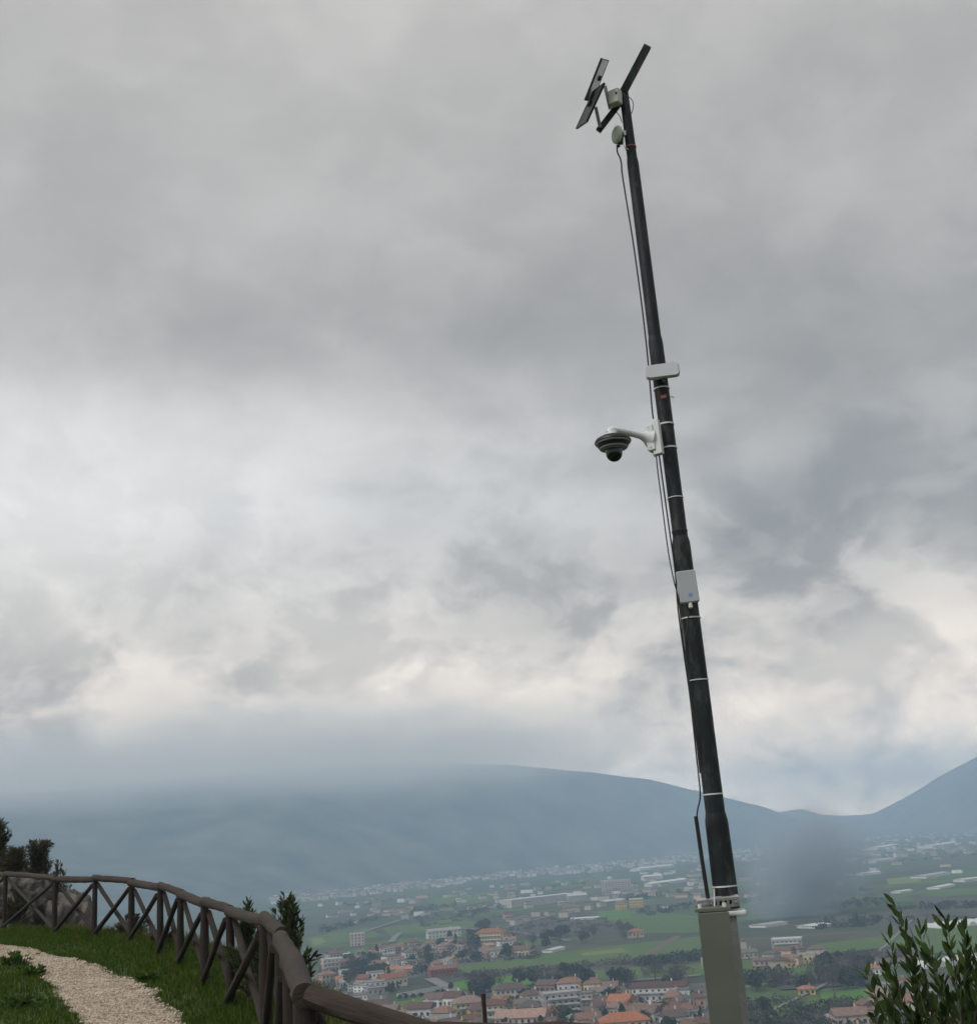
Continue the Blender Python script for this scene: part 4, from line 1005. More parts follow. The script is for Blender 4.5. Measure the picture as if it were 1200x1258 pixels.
road([(480, 1146), (560, 1140), (640, 1146), (700, 1156)], 5)
road([(620, 1140), (680, 1124), (760, 1124), (860, 1112)], 6)
road([(430, 1150), (500, 1128), (600, 1106), (700, 1090), (860, 1070)], 6)
road([(905, 1080), (1000, 1064), (1100, 1052), (1200, 1038)], 7)
road([(640, 1219), (700, 1212), (780, 1204), (860, 1198)], 5)

# ------------------------------------------------------------------ the valley: buildings
WALLS = {'white': (0.64, 0.63, 0.60), 'cream': (0.46, 0.41, 0.31), 'yellow': (0.50, 0.37, 0.15), 'peach': (0.52, 0.36, 0.26), 'grey': (0.32, 0.31, 0.29), 'orange': (0.52, 0.28, 0.10),
         'pink': (0.46, 0.29, 0.25), 'crimson': (0.26, 0.045, 0.05), 'mint': (0.44, 0.55, 0.52), 'beige': (0.42, 0.37, 0.30), 'brick': (0.30, 0.13, 0.09), 'salmon': (0.50, 0.22, 0.17)}
ROOFS = {'terracotta': (0.165, 0.085, 0.056), 'maroon': (0.11, 0.060, 0.046), 'orange': (0.28, 0.115, 0.062), 'brown': (0.125, 0.090, 0.070), 'grey': (0.24, 0.235, 0.225), 'pale': (0.46, 0.46, 0.45), 'green': (0.14, 0.22, 0.15)}
def vary(m, amount):
    """every house gets its own shade of the paint or the tiles"""
    if m.get('varied'): return m
    m['varied'] = True; t = NT(m.node_tree); b = t.n['Principled BSDF']; src = b.inputs['Base Color'].links[0].from_socket
    oi = t.node('ShaderNodeObjectInfo').outputs['Random']; k = t.maprange(oi, 0, 1, 1 - amount, 1 + amount)
    sat = t.node('ShaderNodeHueSaturation'); t.link(src, sat.inputs['Color']); t.link(k, sat.inputs['Value'])
    t.link(t.maprange(t.math('FRACT', t.math('MULTIPLY', oi, 7.31)), 0, 1, 0.6, 1.1), sat.inputs['Saturation']); t.link(t.maprange(t.math('FRACT', t.math('MULTIPLY', oi, 3.77)), 0, 1, 0.485, 0.515), sat.inputs['Hue'])
    t.link(sat.outputs[0], b.inputs['Base Color']); return m
def wallm(c_): return vary(mat('wall_' + c_, WALLS[c_], 0.9, 0.16, 0.35), 0.16)
def roofm(c_): return vary(mat('roof_' + c_, ROOFS[c_], 0.9, 0.40, 0.9, bump=0.6, bscale=3), 0.35)
M_win = mat('window_glass', (0.03, 0.032, 0.035), 0.3, 0.4, 0.5)
M_shut = mat('brown_shutter', (0.10, 0.065, 0.04), 0.7, 0.3, 1)
M_balc = mat('balcony_slab', (0.52, 0.51, 0.49), 0.8, 0.1, 1)
WIN = MB().box((0, 0, 0), (0.55, 0, 0), (0, 0.05, 0), (0, 0, 0.75))
win_me = {}
for nm, mm in (('g', M_win), ('s', M_shut)):
    o = WIN.build('window', mm); win_me[nm] = o.data; bpy.data.objects.remove(o)
def add_window(parent, x, y, z, side, kind='g', sc=(1, 1, 1)):
    o = bpy.data.objects.new('window', win_me[kind]); COL.objects.link(o); o.parent = parent; o.location = (x, y, z); o.scale = sc
    if side: o.rotation_euler = (0, 0, math.pi / 2)
def roof_shape(kind, w, d, hw, hr, ov=0.5):
    """pitched roofs with the ridge along x (local coordinates, base on z = hw)"""
    b = MB(); X, Y = w / 2 + ov, d / 2 + ov; t_ = 0.22
    if kind == 'flat':
        b.box((0, 0, hw + 0.15), (w / 2 + .15, 0, 0), (0, d / 2 + .15, 0), (0, 0, 0.15))
        for sg in (-1, 1):
            b.box((sg * (w / 2), 0, hw + 0.55), (0.14, 0, 0), (0, d / 2 + .12, 0), (0, 0, .25)); b.box((0, sg * (d / 2), hw + .55), (w / 2 - .16, 0, 0), (0, .12, 0), (0, 0, .25))
        return b
    rx = X if kind == 'gable' else max(0.3, X - Y * 0.85)
    z0, z1 = hw + 0.02, hw + hr
    vs = [(-X, -Y, z0), (X, -Y, z0), (X, Y, z0), (-X, Y, z0), (-X, -Y, z0 + t_), (X, -Y, z0 + t_), (X, Y, z0 + t_), (-X, Y, z0 + t_), (-rx, 0, z1 + t_), (rx, 0, z1 + t_)]
    fs = [(3, 2, 1, 0), (0, 1, 5, 4), (1, 2, 6, 5), (2, 3, 7, 6), (3, 0, 4, 7), (4, 5, 9, 8), (6, 7, 8, 9), (5, 6, 9), (7, 4, 8)]
    return b.add(vs, fs)
def make_house(name, w, d, h, wall, roof, rk, label, cat='house', group=None, windows=True, balcony=False, chimney=True, wing=None, arch=False):
    o = thing(name, (0, 0, 0), label, cat, group); del o['_o']
    pr = 0.28 if rk != 'flat' else 0.0
    hr = min(h * 0.34, d * pr) if rk != 'flat' else 0.3
    hw = h - hr
    wb = MB().box((0, 0, hw / 2 - 1), (w / 2, 0, 0), (0, d / 2, 0), (0, 0, hw / 2 + 1))
    if rk == 'gable':      # gable ends, set in under the roof
        for sg in (-1, 1):
            wb.add([(sg * (w / 2 - .05), -d / 2, hw - .1), (sg * (w / 2 - .05), d / 2, hw - .1), (sg * (w / 2 - .05), 0, hw + hr - .15), (sg * (w / 2 - .3), -d / 2, hw - .1), (sg * (w / 2 - .3), d / 2, hw - .1), (sg * (w / 2 - .3), 0, hw + hr - .15)],
                   [(0, 1, 2), (5, 4, 3), (0, 2, 5, 3), (1, 4, 5, 2)])
    wb.build('wall', wallm(wall), o)
    rf = roof_shape(rk, w, d, hw, hr).build('roof', roofm(roof), o)
    if chimney and rk != 'flat':
        MB().box((w * 0.22, d * 0.12, hw + hr * 0.9), (0.35, 0, 0), (0, 0.35, 0), (0, 0, hr * 0.45 + .5)).build('chimney', wallm(wall), rf)
    if windows:
        nf = max(1, int(hw / 2.9)); nc = max(2, min(9, int(w / 2.9))); ns = max(1, min(4, int(d / 3.4)))
        for f_ in range(nf):
            z = hw * (f_ + 0.55) / nf
            for c_ in range(nc):
                x = -w / 2 + w * (c_ + 0.5) / nc
                add_window(o, x, -d / 2 - 0.03, z, 0, 's' if random.random() < 0.3 else 'g', (1.15, 1, 1.0))
            for c_ in range(ns):
                y = -d / 2 + d * (c_ + .5) / ns
                for sg in (-1, 1): add_window(o, sg * (w / 2 + .03), y, z, 1, 's' if random.random() < 0.3 else 'g')
            if balcony and f_ > 0:
                bb = MB().box((0, -d / 2 - 0.65, z - 1.1), (w * 0.42, 0, 0), (0, 0.6, 0), (0, 0, 0.10)).build('balcony', M_balc, o)
                MB().box((0, -d / 2 - 1.22, z - 0.55), (w * 0.42, 0, 0), (0, 0.05, 0), (0, 0, 0.42)).build('railing', M_balc, bb)
        MB().box((w * 0.08, -d / 2 - 0.05, 1.05), (0.6, 0, 0), (0, 0.05, 0), (0, 0, 1.05)).build('door', M_shut, o)
    return o
def put(o, px, py, yaw):
    p = plain(px, py); o.location = p; o.rotation_euler = (0, 0, math.atan2(p.y, p.x) - math.pi / 2 + R(yaw)); return p
def dist_px(px, py): p = plain(px, py); return (p - EYE).dot(fw) / F_PX
HAND = [ # px, base py, width px, height px, wall, roof, shape, yaw, name, label, balcony
 (477, 1181, 14, 9, 'white', 'pale', 'flat', 15, 'house', 'small flat roofed white house left of the crimson barn', 0),
 (464, 1173, 18, 10, 'cream', 'terracotta', 'gable', 20, 'house', 'cream gabled house next to the brick red one behind the white house', 0),
 (483, 1172, 18, 11, 'brick', 'terracotta', 'hip', 10, 'house', 'brick red house between a cream and a yellow house', 0),
 (509, 1174, 21, 9, 'yellow', 'brown', 'hip', 12, 'house', 'low yellow house just beside the brick red house', 0),
 (548, 1170, 22, 11, 'pink', 'terracotta', 'hip', -20, 'house', 'pink house with terracotta hip roof below the long white terrace', 0),
 (544, 1199, 34, 12, 'crimson', 'terracotta', 'gable', 14, 'barn', 'crimson barn at the corner of the bright green field', 0),
 (604, 1161, 36, 19, 'yellow', 'orange', 'hip', -18, 'villa', 'large yellow villa with bright orange hip roof beside the trees', 1),
 (611, 1176, 20, 12, 'white', 'brown', 'hip', 8, 'villa', 'white villa with brown roof in front of the large yellow villa', 0),
 (641, 1176, 28, 13, 'cream', 'terracotta', 'gable', -24, 'farmhouse', 'cream farmhouse with terracotta roof at the edge of the broad field', 0),
 (545, 1152, 42, 11, 'white', 'grey', 'gable', 16, 'terrace_house', 'long white terrace with grey roof among the far trees', 0),
 (439, 1162, 17, 14, 'pink', 'pale', 'flat', 5, 'house', 'tall pink flat roofed house standing alone on green land', 0),
 (410, 1178, 18, 9, 'cream', 'maroon', 'gable', 30, 'house', 'cream house with maroon roof nearest the olive bush', 0),
 (427, 1180, 9, 8, 'white', 'pale', 'gable', 0, 'shed', 'small white gabled shed beside the maroon roofed house', 0),
 (408, 1194, 24, 15, 'cream', 'pale', 'flat', 10, 'apartment_block', 'cream flat roofed block beside the brick block', 1),
 (425, 1195, 16, 16, 'brick', 'maroon', 'hip', 10, 'apartment_block', 'brick coloured block next to the cream flat roofed block', 0),
 (402, 1208, 20, 14, 'peach', 'terracotta', 'hip', 25, 'house', 'peach house below the cream flat roofed block', 0),
 (422, 1214, 9, 10, 'white', 'grey', 'gable', 0, 'house', 'narrow white house beside the peach one', 0),
 (482, 1212, 32, 15, 'cream', 'orange', 'gable', 16, 'farmhouse', 'cream farmhouse with orange roof by the white boundary wall', 0),
 (462, 1222, 26, 8, 'grey', 'grey', 'flat', 16, 'workshop', 'low grey workshop next to the orange roofed farmhouse', 0),
 (542, 1238, 38, 17, 'white', 'maroon', 'gable', -16, 'house', 'white gabled house with broad maroon roof below the pale road', 0),
 (576, 1246, 38, 21, 'yellow', 'terracotta', 'hip', 12, 'apartment_block', 'yellow apartment block with terracotta roof behind the thin stake', 1),
 (546, 1262, 34, 14, 'grey', 'grey', 'gable', -20, 'workshop', 'grey roofed workshop below the yellow apartment block', 0),
 (628, 1228, 42, 19, 'cream', 'maroon', 'hip', 10, 'manor', 'cream manor with maroon hip roof at the foot of the bright field', 0),
 (608, 1260, 28, 30, 'cream', 'terracotta', 'hip', -8, 'apartment_block', 'tall cream apartment block with white balconies beside the stake', 1),
 (642, 1266, 62, 24, 'peach', 'orange', 'gable', -12, 'house', 'long peach house with big orange tiled roof at the town front', 0),
 (654, 1240, 26, 22, 'white', 'maroon', 'hip', 14, 'apartment_block', 'white apartment block with balconies right of the cream manor', 1),
 (674, 1220, 26, 15, 'brick', 'terracotta', 'gable', -26, 'house', 'brick house with steep terracotta roof near the bright field', 0),
 (701, 1219, 34, 17, 'white', 'terracotta', 'hip', 6, 'house', 'white two storey house with low terracotta roof at the field edge', 0),
 (690, 1249, 46, 28, 'grey', 'grey', 'flat', 12, 'apartment_block', 'big grey apartment block with flat roof and balconies', 1),
 (716, 1240, 30, 19, 'beige', 'grey', 'flat', -10, 'apartment_block', 'beige flat roofed block behind the big grey one', 1),
 (744, 1227, 34, 13, 'white', 'brown', 'gable', -14, 'house', 'bright white house with wide brown roof behind the cypress', 0),
 (736, 1246, 28, 14, 'cream', 'maroon', 'hip', 10, 'house', 'cream house under maroon hip roof right of the beige block', 0),
 (812, 1230, 68, 22, 'white', 'maroon', 'gable', -8, 'terrace_house', 'long white terrace of many bays with maroon roof', 1),
 (842, 1236, 15, 19, 'mint', 'grey', 'flat', -8, 'apartment_block', 'pale mint block at the end of the long maroon roofed terrace', 0),
 (857, 1240, 18, 18, 'orange', 'terracotta', 'hip', 10, 'house', 'orange house squeezed between mint block and cabinet', 0),
 (790, 1250, 54, 16, 'beige', 'terracotta', 'gable', -28, 'house', 'long beige house with slanting terracotta roof before the maroon terrace', 0),
 (768, 1272, 60, 26, 'peach', 'orange', 'hip', 6, 'villa', 'big villa with vivid orange hip roof at the town front', 0),
 (817, 1256, 15, 12, 'cream', 'grey', 'gable', 0, 'cottage', 'small cream cottage with grey roof in the town front', 0),
 (708, 1260, 20, 14, 'white', 'green', 'hip', 10, 'pavilion', 'white pavilion with green roof below the big grey block', 0),
 (735, 1268, 28, 18, 'cream', 'brown', 'gable', 80, 'house', 'cream gable ended house beside the vivid orange roof', 0),
 (850, 1262, 20, 18, 'grey', 'grey', 'flat', 4, 'apartment_block', 'grey block below the orange house by the cabinet', 1),
 (781, 1152, 19, 10, 'yellow', 'orange', 'hip', 5, 'farmhouse', 'lone yellow farmhouse in the open green field', 0),
 (709, 1108, 24, 10, 'beige', 'pale', 'gable', 12, 'hall', 'tall beige hall at the end of the long pale warehouse', 0),
 (763, 1118, 13, 11, 'orange', 'terracotta', 'hip', 6, 'house', 'small orange house far out beside the yellow one', 0),
 (782, 1115, 17, 10, 'yellow', 'pale', 'flat', 0, 'house', 'yellow flat roofed house far out beside the orange one', 0),
 (702, 1121, 20, 9, 'cream', 'brown', 'hip', 8, 'house', 'cream house in front of the long pale warehouse', 0),
 (624, 1129, 11, 9, 'salmon', 'maroon', 'hip', 10, 'house', 'salmon house standing behind the large yellow villa', 0),
 (758, 1096, 36, 14, 'beige', 'pale', 'flat', -4, 'apartment_block', 'wide beige apartment block far behind the orange and yellow houses', 1),
 (917, 1178, 26, 11, 'beige', 'brown', 'gable', 6, 'church', 'beige church nave with bell tower beside the cabinet', 0),
 (968, 1168, 36, 14, 'grey', 'pale', 'flat', -4, 'apartment_block', 'grey apartment block behind the church', 1),
 (938, 1186, 24, 9, 'pink', 'brown', 'gable', 8, 'house', 'pink row house just below the church', 0),
 (972, 1190, 12, 12, 'orange', 'terracotta', 'hip', 6, 'house', 'orange house right of the pink row house', 0),
 (990, 1184, 18, 11, 'yellow', 'pale', 'flat', 0, 'house', 'yellow flat roofed house right of the church', 0),
 (991, 1222, 20, 10, 'yellow', 'orange', 'hip', 5, 'farmhouse', 'lone yellow farmhouse in the field right of the cabinet', 0),
 (1066, 1250, 24, 20, 'salmon', 'maroon', 'gable', -70, 'house', 'salmon gabled house behind the olive shrub', 0),
 (1072, 1198, 21, 12, 'white', 'orange', 'hip', -10, 'villa', 'white villa with orange roof touching the olive shoots', 0),
 (1030, 1256, 26, 10, 'grey', 'grey', 'gable', 14, 'workshop', 'low grey workshop left of the salmon house', 0),
 (1105, 1215, 26, 12, 'peach', 'terracotta', 'gable', 10, 'farmhouse', 'peach farmhouse seen through the olive leaves', 0),
]
used_boxes = []
LANDMARKS = []; FILLERS = []
STOP = {'with', 'beside', 'next', 'between', 'below', 'just', 'at', 'in', 'behind', 'nearest', 'standing', 'left', 'among', 'right', 'squeezed', 'before', 'far', 'under', 'touching', 'seen', 'by', 'of', 'nave'}
def handle(label):
    out = []
    for w in label.split():
        if w in STOP: break
        out.append(w)
    return ' '.join(out)
DEEP = {'terrace_house': 9.0, 'barn': 10.0, 'church': 10.0}
for (px, py, w_, h_, wl, rf_, rk, yaw, nm, lb, bal) in HAND:
    k = dist_px(px, py); w, h = w_ * k, h_ * k
    o = make_house(nm, w, DEEP.get(nm, max(7.0, min(w * 0.75, 13.0))), h, wl, rf_, rk, lb, nm.replace('_', ' '), balcony=bool(bal))
    put(o, px, py, yaw); used_boxes.append((px - w_ / 2, px + w_ / 2, py - h_, py)); LANDMARKS.append((handle(lb), o.location.copy()))
    if nm == 'church':
        tw = MB().box((-w * .05, 3.0, h * 0.9), (1.9, 0, 0), (0, 1.9, 0), (0, 0, h * 0.9)).build('bell_tower', wallm('beige'), o)
        MB().add([(-2.2 - w * .05, .8, h * 1.8), (2.2 - w * .05, .8, h * 1.8), (2.2 - w * .05, 5.2, h * 1.8), (-2.2 - w * .05, 5.2, h * 1.8), (-w * .05, 3.0, h * 2.15)], [(0, 1, 4), (1, 2, 4), (2, 3, 4), (3, 0, 4), (3, 2, 1, 0)]).build('spire', roofm('brown'), tw)

def shed_strip(pxa, pya, pxb, pyb, hpx, name, label, cat, wl='white', rf_='pale', depth=16, gable=True):
    a, b2 = plain(pxa, pya), plain(pxb, pyb); w = (b2 - a).length; mid_ = (a + b2) / 2; k = (mid_ - EYE).dot(fw) / F_PX
    o = make_house(name, w, depth, hpx * k, wl, rf_, 'gable' if gable else 'flat', label, cat, windows=False, chimney=False)
    o.location = mid_; o.rotation_euler = (0, 0, math.atan2(b2.y - a.y, b2.x - a.x)); 
    used_boxes.append((min(pxa, pxb), max(pxa, pxb), min(pya, pyb) - hpx, max(pya, pyb))); return o
wh = shed_strip(621, 1116, 700, 1107, 9, 'warehouse', 'very long pale warehouse stretching across the middle of the plain', 'warehouse', 'beige', 'pale', 30, False)
shed_strip(740, 1112, 764, 1109, 5, 'shed', 'white roofed shed between the beige block and the orange house', 'shed', 'grey', 'pale', 14)
shed_strip(702, 1131, 736, 1129, 3, 'greenhouse', 'thin white greenhouse in front of the cream house on the plain', 'greenhouse')
shed_strip(672, 1171, 688, 1167, 4, 'greenhouse', 'short white greenhouse at the edge of the broad field', 'greenhouse', depth=10)
shed_strip(806, 1118, 820, 1117, 3, 'greenhouse', 'small white greenhouse close to the foot of the mast', 'greenhouse', depth=12)
shed_strip(796, 1090, 840, 1084, 5, 'warehouse', 'white warehouse with gabled roof left of the black conduit', 'warehouse')
shed_strip(790, 1082, 812, 1080, 6, 'warehouse', 'short white warehouse behind the gabled one by the conduit', 'warehouse')
shed_strip(780, 1071, 822, 1066, 4, 'warehouse', 'long white far warehouse above the two near the conduit', 'warehouse', depth=30)
shed_strip(946, 1182, 968, 1179, 4, 'shed', 'white roofed shed beside the pink row house', 'shed', 'grey', 'pale', 14)
shed_strip(912, 1199, 944, 1197, 3, 'greenhouse', 'thin white greenhouse in the field below the church', 'greenhouse')
shed_strip(1056, 1076, 1078, 1074, 3.5, 'greenhouse', 'white greenhouse far out on the right side of the plain', 'greenhouse', depth=20)
shed_strip(1128, 1080, 1158, 1075, 4, 'greenhouse', 'pale greenhouse behind the lime coloured field', 'greenhouse', depth=24)
shed_strip(1146, 1093, 1166, 1089, 3, 'greenhouse', 'white greenhouse lying on the green field above the tunnels', 'greenhouse', depth=16)
shed_strip(1100, 1098, 1116, 1096, 3, 'greenhouse', 'small white greenhouse on its own above the olive tips', 'greenhouse', depth=14)
shed_strip(1178, 1084, 1215, 1080, 4, 'warehouse', 'white warehouse on the plain at the far right field', 'warehouse', depth=20)
shed_strip(1070, 1045, 1098, 1041, 4, 'warehouse', 'pale warehouse below the slope of the right mountain', 'warehouse', depth=40)
shed_strip(1136, 1043, 1168, 1038, 4, 'warehouse', 'wide white warehouse by the foot of the right mountain', 'warehouse', depth=40)
shed_strip(1068, 1061, 1092, 1058, 4, 'warehouse', 'white warehouse in the middle distance beyond the fields', 'warehouse', depth=30)
shed_strip(930, 1140, 958, 1136, 4, 'greenhouse', 'pale greenhouse in the plain behind the grey apartment block', 'greenhouse', depth=20)
shed_strip(990, 1141, 1010, 1138, 4, 'greenhouse', 'pale greenhouse beside the meadow right of the mast', 'greenhouse', depth=20)
# white boundary wall by the orange-roofed farmhouse
a, b2 = plain(488, 1226), plain(549, 1215)
o = thing('boundary_wall', (a + b2) / 2, 'long low white boundary wall beside the pale road in the valley', 'wall')
x_ = (b2 - a) / 2; n_ = Vector((-x_.y, x_.x, 0)).normalized()
MB().box((a + b2) / 2 + Vector((0, 0, 1.1)), x_, n_ * 0.25, (0, 0, 1.1)).build('wall', wallm('white'), o)
MB().box((a + b2) / 2 + Vector((0, 0, 2.28)), x_ * 1.002, n_ * 0.36, (0, 0, 0.09)).build('coping', M_balc, o)
# polytunnels on the right
M_poly = mat('white_film', (0.52, 0.53, 0.52), 0.6, 0.10, 0.5)
def tunnel_mesh(w, l, h):
    b = MB(); n_ = 10; vs, fs = [], []
    for y in (-l / 2, l / 2):
        for i in range(n_ + 1):
            a_ = math.pi * i / n_; vs.append((-math.cos(a_) * w / 2, y, math.sin(a_) * h))
    for i in range(n_): fs.append((i, i + 1, n_ + 2 + i, n_ + 1 + i))
    fs += [tuple(range(n_ + 1)), tuple(range(n_ + 1, 2 * n_ + 2))[::-1]]
    return b.add(vs, fs)
def tunnels(pxa, pya, pxb, pyb, n_, h, l, label, group):
    a, b2 = plain(pxa, pya), plain(pxb, pyb); w = (b2 - a).length / n_; rz = math.atan2(b2.y - a.y, b2.x - a.x); me = None
    for i in range(n_):
        p = a.lerp(b2, (i + .5) / n_)
        if me is None: ob = tunnel_mesh(w * 0.97, l, h).build('polytunnel', M_poly, None, True); me = ob.data
        else: ob = bpy.data.objects.new('polytunnel', me); COL.objects.link(ob)
        ob.location = p; ob.rotation_euler = (0, 0, rz); tag(ob, label, 'polytunnel', group)
tunnels(1146, 1142, 1250, 1131, 10, 4.0, 26, 'white arched polytunnel in the row behind the olive tips', 'far row of polytunnels')
tunnels(1128, 1190, 1240, 1176, 9, 4.0, 14, 'white arched polytunnel in the row seen through the olive shoots', 'near row of polytunnels')

# look-alike houses that fill the town and the plain
STY = [('cream', 'terracotta', 'hip'), ('white', 'maroon', 'gable'), ('beige', 'brown', 'hip'), ('grey', 'grey', 'flat'), ('peach', 'terracotta', 'gable'), ('white', 'grey', 'flat'), ('yellow', 'terracotta', 'hip'), ('cream', 'orange', 'gable')]
def copy_tree(o, parent=None):
    c_ = o.copy(); COL.objects.link(c_); c_.parent = parent
    for ch in list(o.children): copy_tree(ch, c_)
    return c_
protos = {}
def point_in(px, py, poly):
    ins = False
    for i in range(len(poly)):
        (x1, y1), (x2, y2) = poly[i], poly[(i + 1) % len(poly)]
        if (y1 > py) != (y2 > py) and px < (x2 - x1) * (py - y1) / (y2 - y1) + x1: ins = not ins
    return ins
def rand_in(poly):
    xs_, ys_ = [p[0] for p in poly], [p[1] for p in poly]
    for _ in range(400):
        a = (random.uniform(min(xs_), max(xs_)), random.uniform(min(ys_), max(ys_)))
        if point_in(*a, poly): return a
    return a
def clash(x0, x1, y0, y1, pad=0.0, lim=0.35):
    for a, b2, c_, d_ in used_boxes:
        ox = min(x1, b2) - max(x0, a); oy = min(y1, d_) - max(y0, c_)
        if ox > 0 and oy > 0 and ox * oy > lim * (x1 - x0) * (y1 - y0): return True
    return False
def fill(poly, count, phrase, styles, full=True, size=(9, 15), hgt=(6, 9), lim=0.35):
    done = 0
    for _ in range(count * 12):
        if done >= count: break
        px, py = rand_in(poly); k = dist_px(px, py); w, h = random.uniform(*size), random.uniform(*hgt)
        if clash(px - w / k / 2, px + w / k / 2, py - h / k, py, lim=lim): continue
        si = random.choice(styles); key = (si, phrase)
        wl, rf_, rk = STY[si]; lb = f'{wl} house with {rf_} {"flat" if rk == "flat" else "pitched"} roof {phrase}'
        gp = f'{wl} {rf_} houses {phrase}'
        if key not in protos:
            if full: o = make_house('house', 12, 9.5, 7.5, wl, rf_, rk, lb, 'house', gp)
            else:
                b = MB().box((0, 0, 2.2), (6, 0, 0), (0, 4.7, 0), (0, 0, 3.2)); hw_ = 5.4; b.mi = 1
                rs = roof_shape(rk, 12, 9.4, hw_, 2.0 if rk != 'flat' else .3); b.add(rs.v, rs.f)
                o = tag(b.build('house', [wallm(wl), roofm(rf_)]), lb, 'house', gp)
            protos[key] = o
        else: o = copy_tree(protos[key])
        o.scale = (w / 12, random.uniform(0.85, 1.2), h / 7.5); put(o, px, py, random.uniform(-35, 35))
        used_boxes.append((px - w / k / 2, px + w / k / 2, py - h / k, py)); done += 1
        if full: FILLERS.append((o, ('broad ' if w > 13.5 else 'narrow ' if w < 11 else '') + f'{wl} house with {rf_} {"flat" if rk == "flat" else "pitched"} roof'))
fill([(393, 1190), (470, 1168), (560, 1158), (640, 1160), (668, 1178), (560, 1186), (500, 1202), (450, 1216), (393, 1216)], 44, 'among the trees left of the broad field', [0, 2, 4, 6, 7, 0, 5], size=(7, 12), hgt=(5, 8), lim=0.5)
fill([(440, 1236), (520, 1240), (600, 1222), (700, 1214), (862, 1222), (862, 1285), (520, 1285)], 48, 'packed into the town front', [0, 1, 2, 4, 6, 7, 0, 4], size=(8, 14), hgt=(6, 10), lim=0.55)
fill([(395, 1222), (450, 1214), (480, 1222), (440, 1240), (395, 1236)], 8, 'beside the log rail far below', [3, 5], hgt=(4, 6))
fill([(600, 1122), (660, 1112), (760, 1112), (720, 1124), (630, 1138)], 8, 'around the long warehouse', [0, 2, 5], False)
fill([(905, 1190), (1000, 1172), (1010, 1182), (960, 1192)], 6, 'near the church', [0, 2, 4], False)
fill([(1040, 1235), (1120, 1225), (1190, 1230), (1200, 1290), (1040, 1290)], 10, 'below the olive shrub', [0, 3, 4])
STRIP = [(322, 1101), (420, 1090), (520, 1076), (620, 1064), (740, 1053), (870, 1043), (985, 1033), (985, 1048), (870, 1058), (740, 1072), (620, 1080), (520, 1093), (420, 1104), (335, 1112)]
fill(STRIP, 95, 'in the distant town at the mountain foot', [0, 5, 5, 2, 4], False, size=(9, 20), hgt=(6, 11), lim=0.6)
fill([(400, 1118), (560, 1096), (700, 1082), (860, 1066), (860, 1105), (640, 1110), (480, 1130), (400, 1140)], 34, 'scattered over the middle of the plain', [5, 2, 0, 4], False, size=(10, 26), hgt=(5, 8))
fill([(905, 1030), (1200, 1010), (1200, 1075), (1080, 1072), (920, 1130)], 44, 'on the plain right of the mast', [5, 2, 0], False, size=(9, 24), hgt=(5, 9), lim=0.6)

# everything beyond them that reads only as pale specks
def specks(poly, n, label, cols, size=(10, 26), hgt=(5, 11)):
    b = MB()
    for i in range(n):
        px, py = rand_in(poly); p = plain(px, py); w = random.uniform(*size) / 2; a = random.uniform(-.5, .5); b.mi = random.randrange(len(cols))
        h = random.uniform(*hgt) / 2
        b.box(p + Vector((0, 0, h)), (math.cos(a) * w, math.sin(a) * w, 0), (-math.sin(a) * 5, math.cos(a) * 5, 0), (0, 0, h))
        b.mi = len(cols)
        b.box(p + Vector((0, 0, 2 * h + .3)), (math.cos(a) * (w + .3), math.sin(a) * (w + .3), 0), (-math.sin(a) * 5.4, math.cos(a) * 5.4, 0), (0, 0, .3))
    tag(b.build('distant_buildings', [wallm(c_) for c_ in cols] + [roofm('brown')]), label, 'buildings', kind='stuff')
specks(STRIP, 900, 'mass of tiny pale buildings along the foot of the mountain', ['white', 'cream', 'peach', 'grey'], (7, 16), (5, 10))
specks([(905, 1026), (1040, 1020), (1230, 1008), (1230, 1050), (905, 1060)], 320, 'mass of tiny pale buildings below the right mountain', ['white', 'cream', 'grey'], (8, 20))
specks([(393, 1112), (600, 1090), (870, 1062), (870, 1100), (600, 1120), (393, 1140)], 120, 'thin scatter of tiny buildings across the middle of the plain', ['white', 'cream', 'grey', 'beige'], (8, 16), (4, 7))

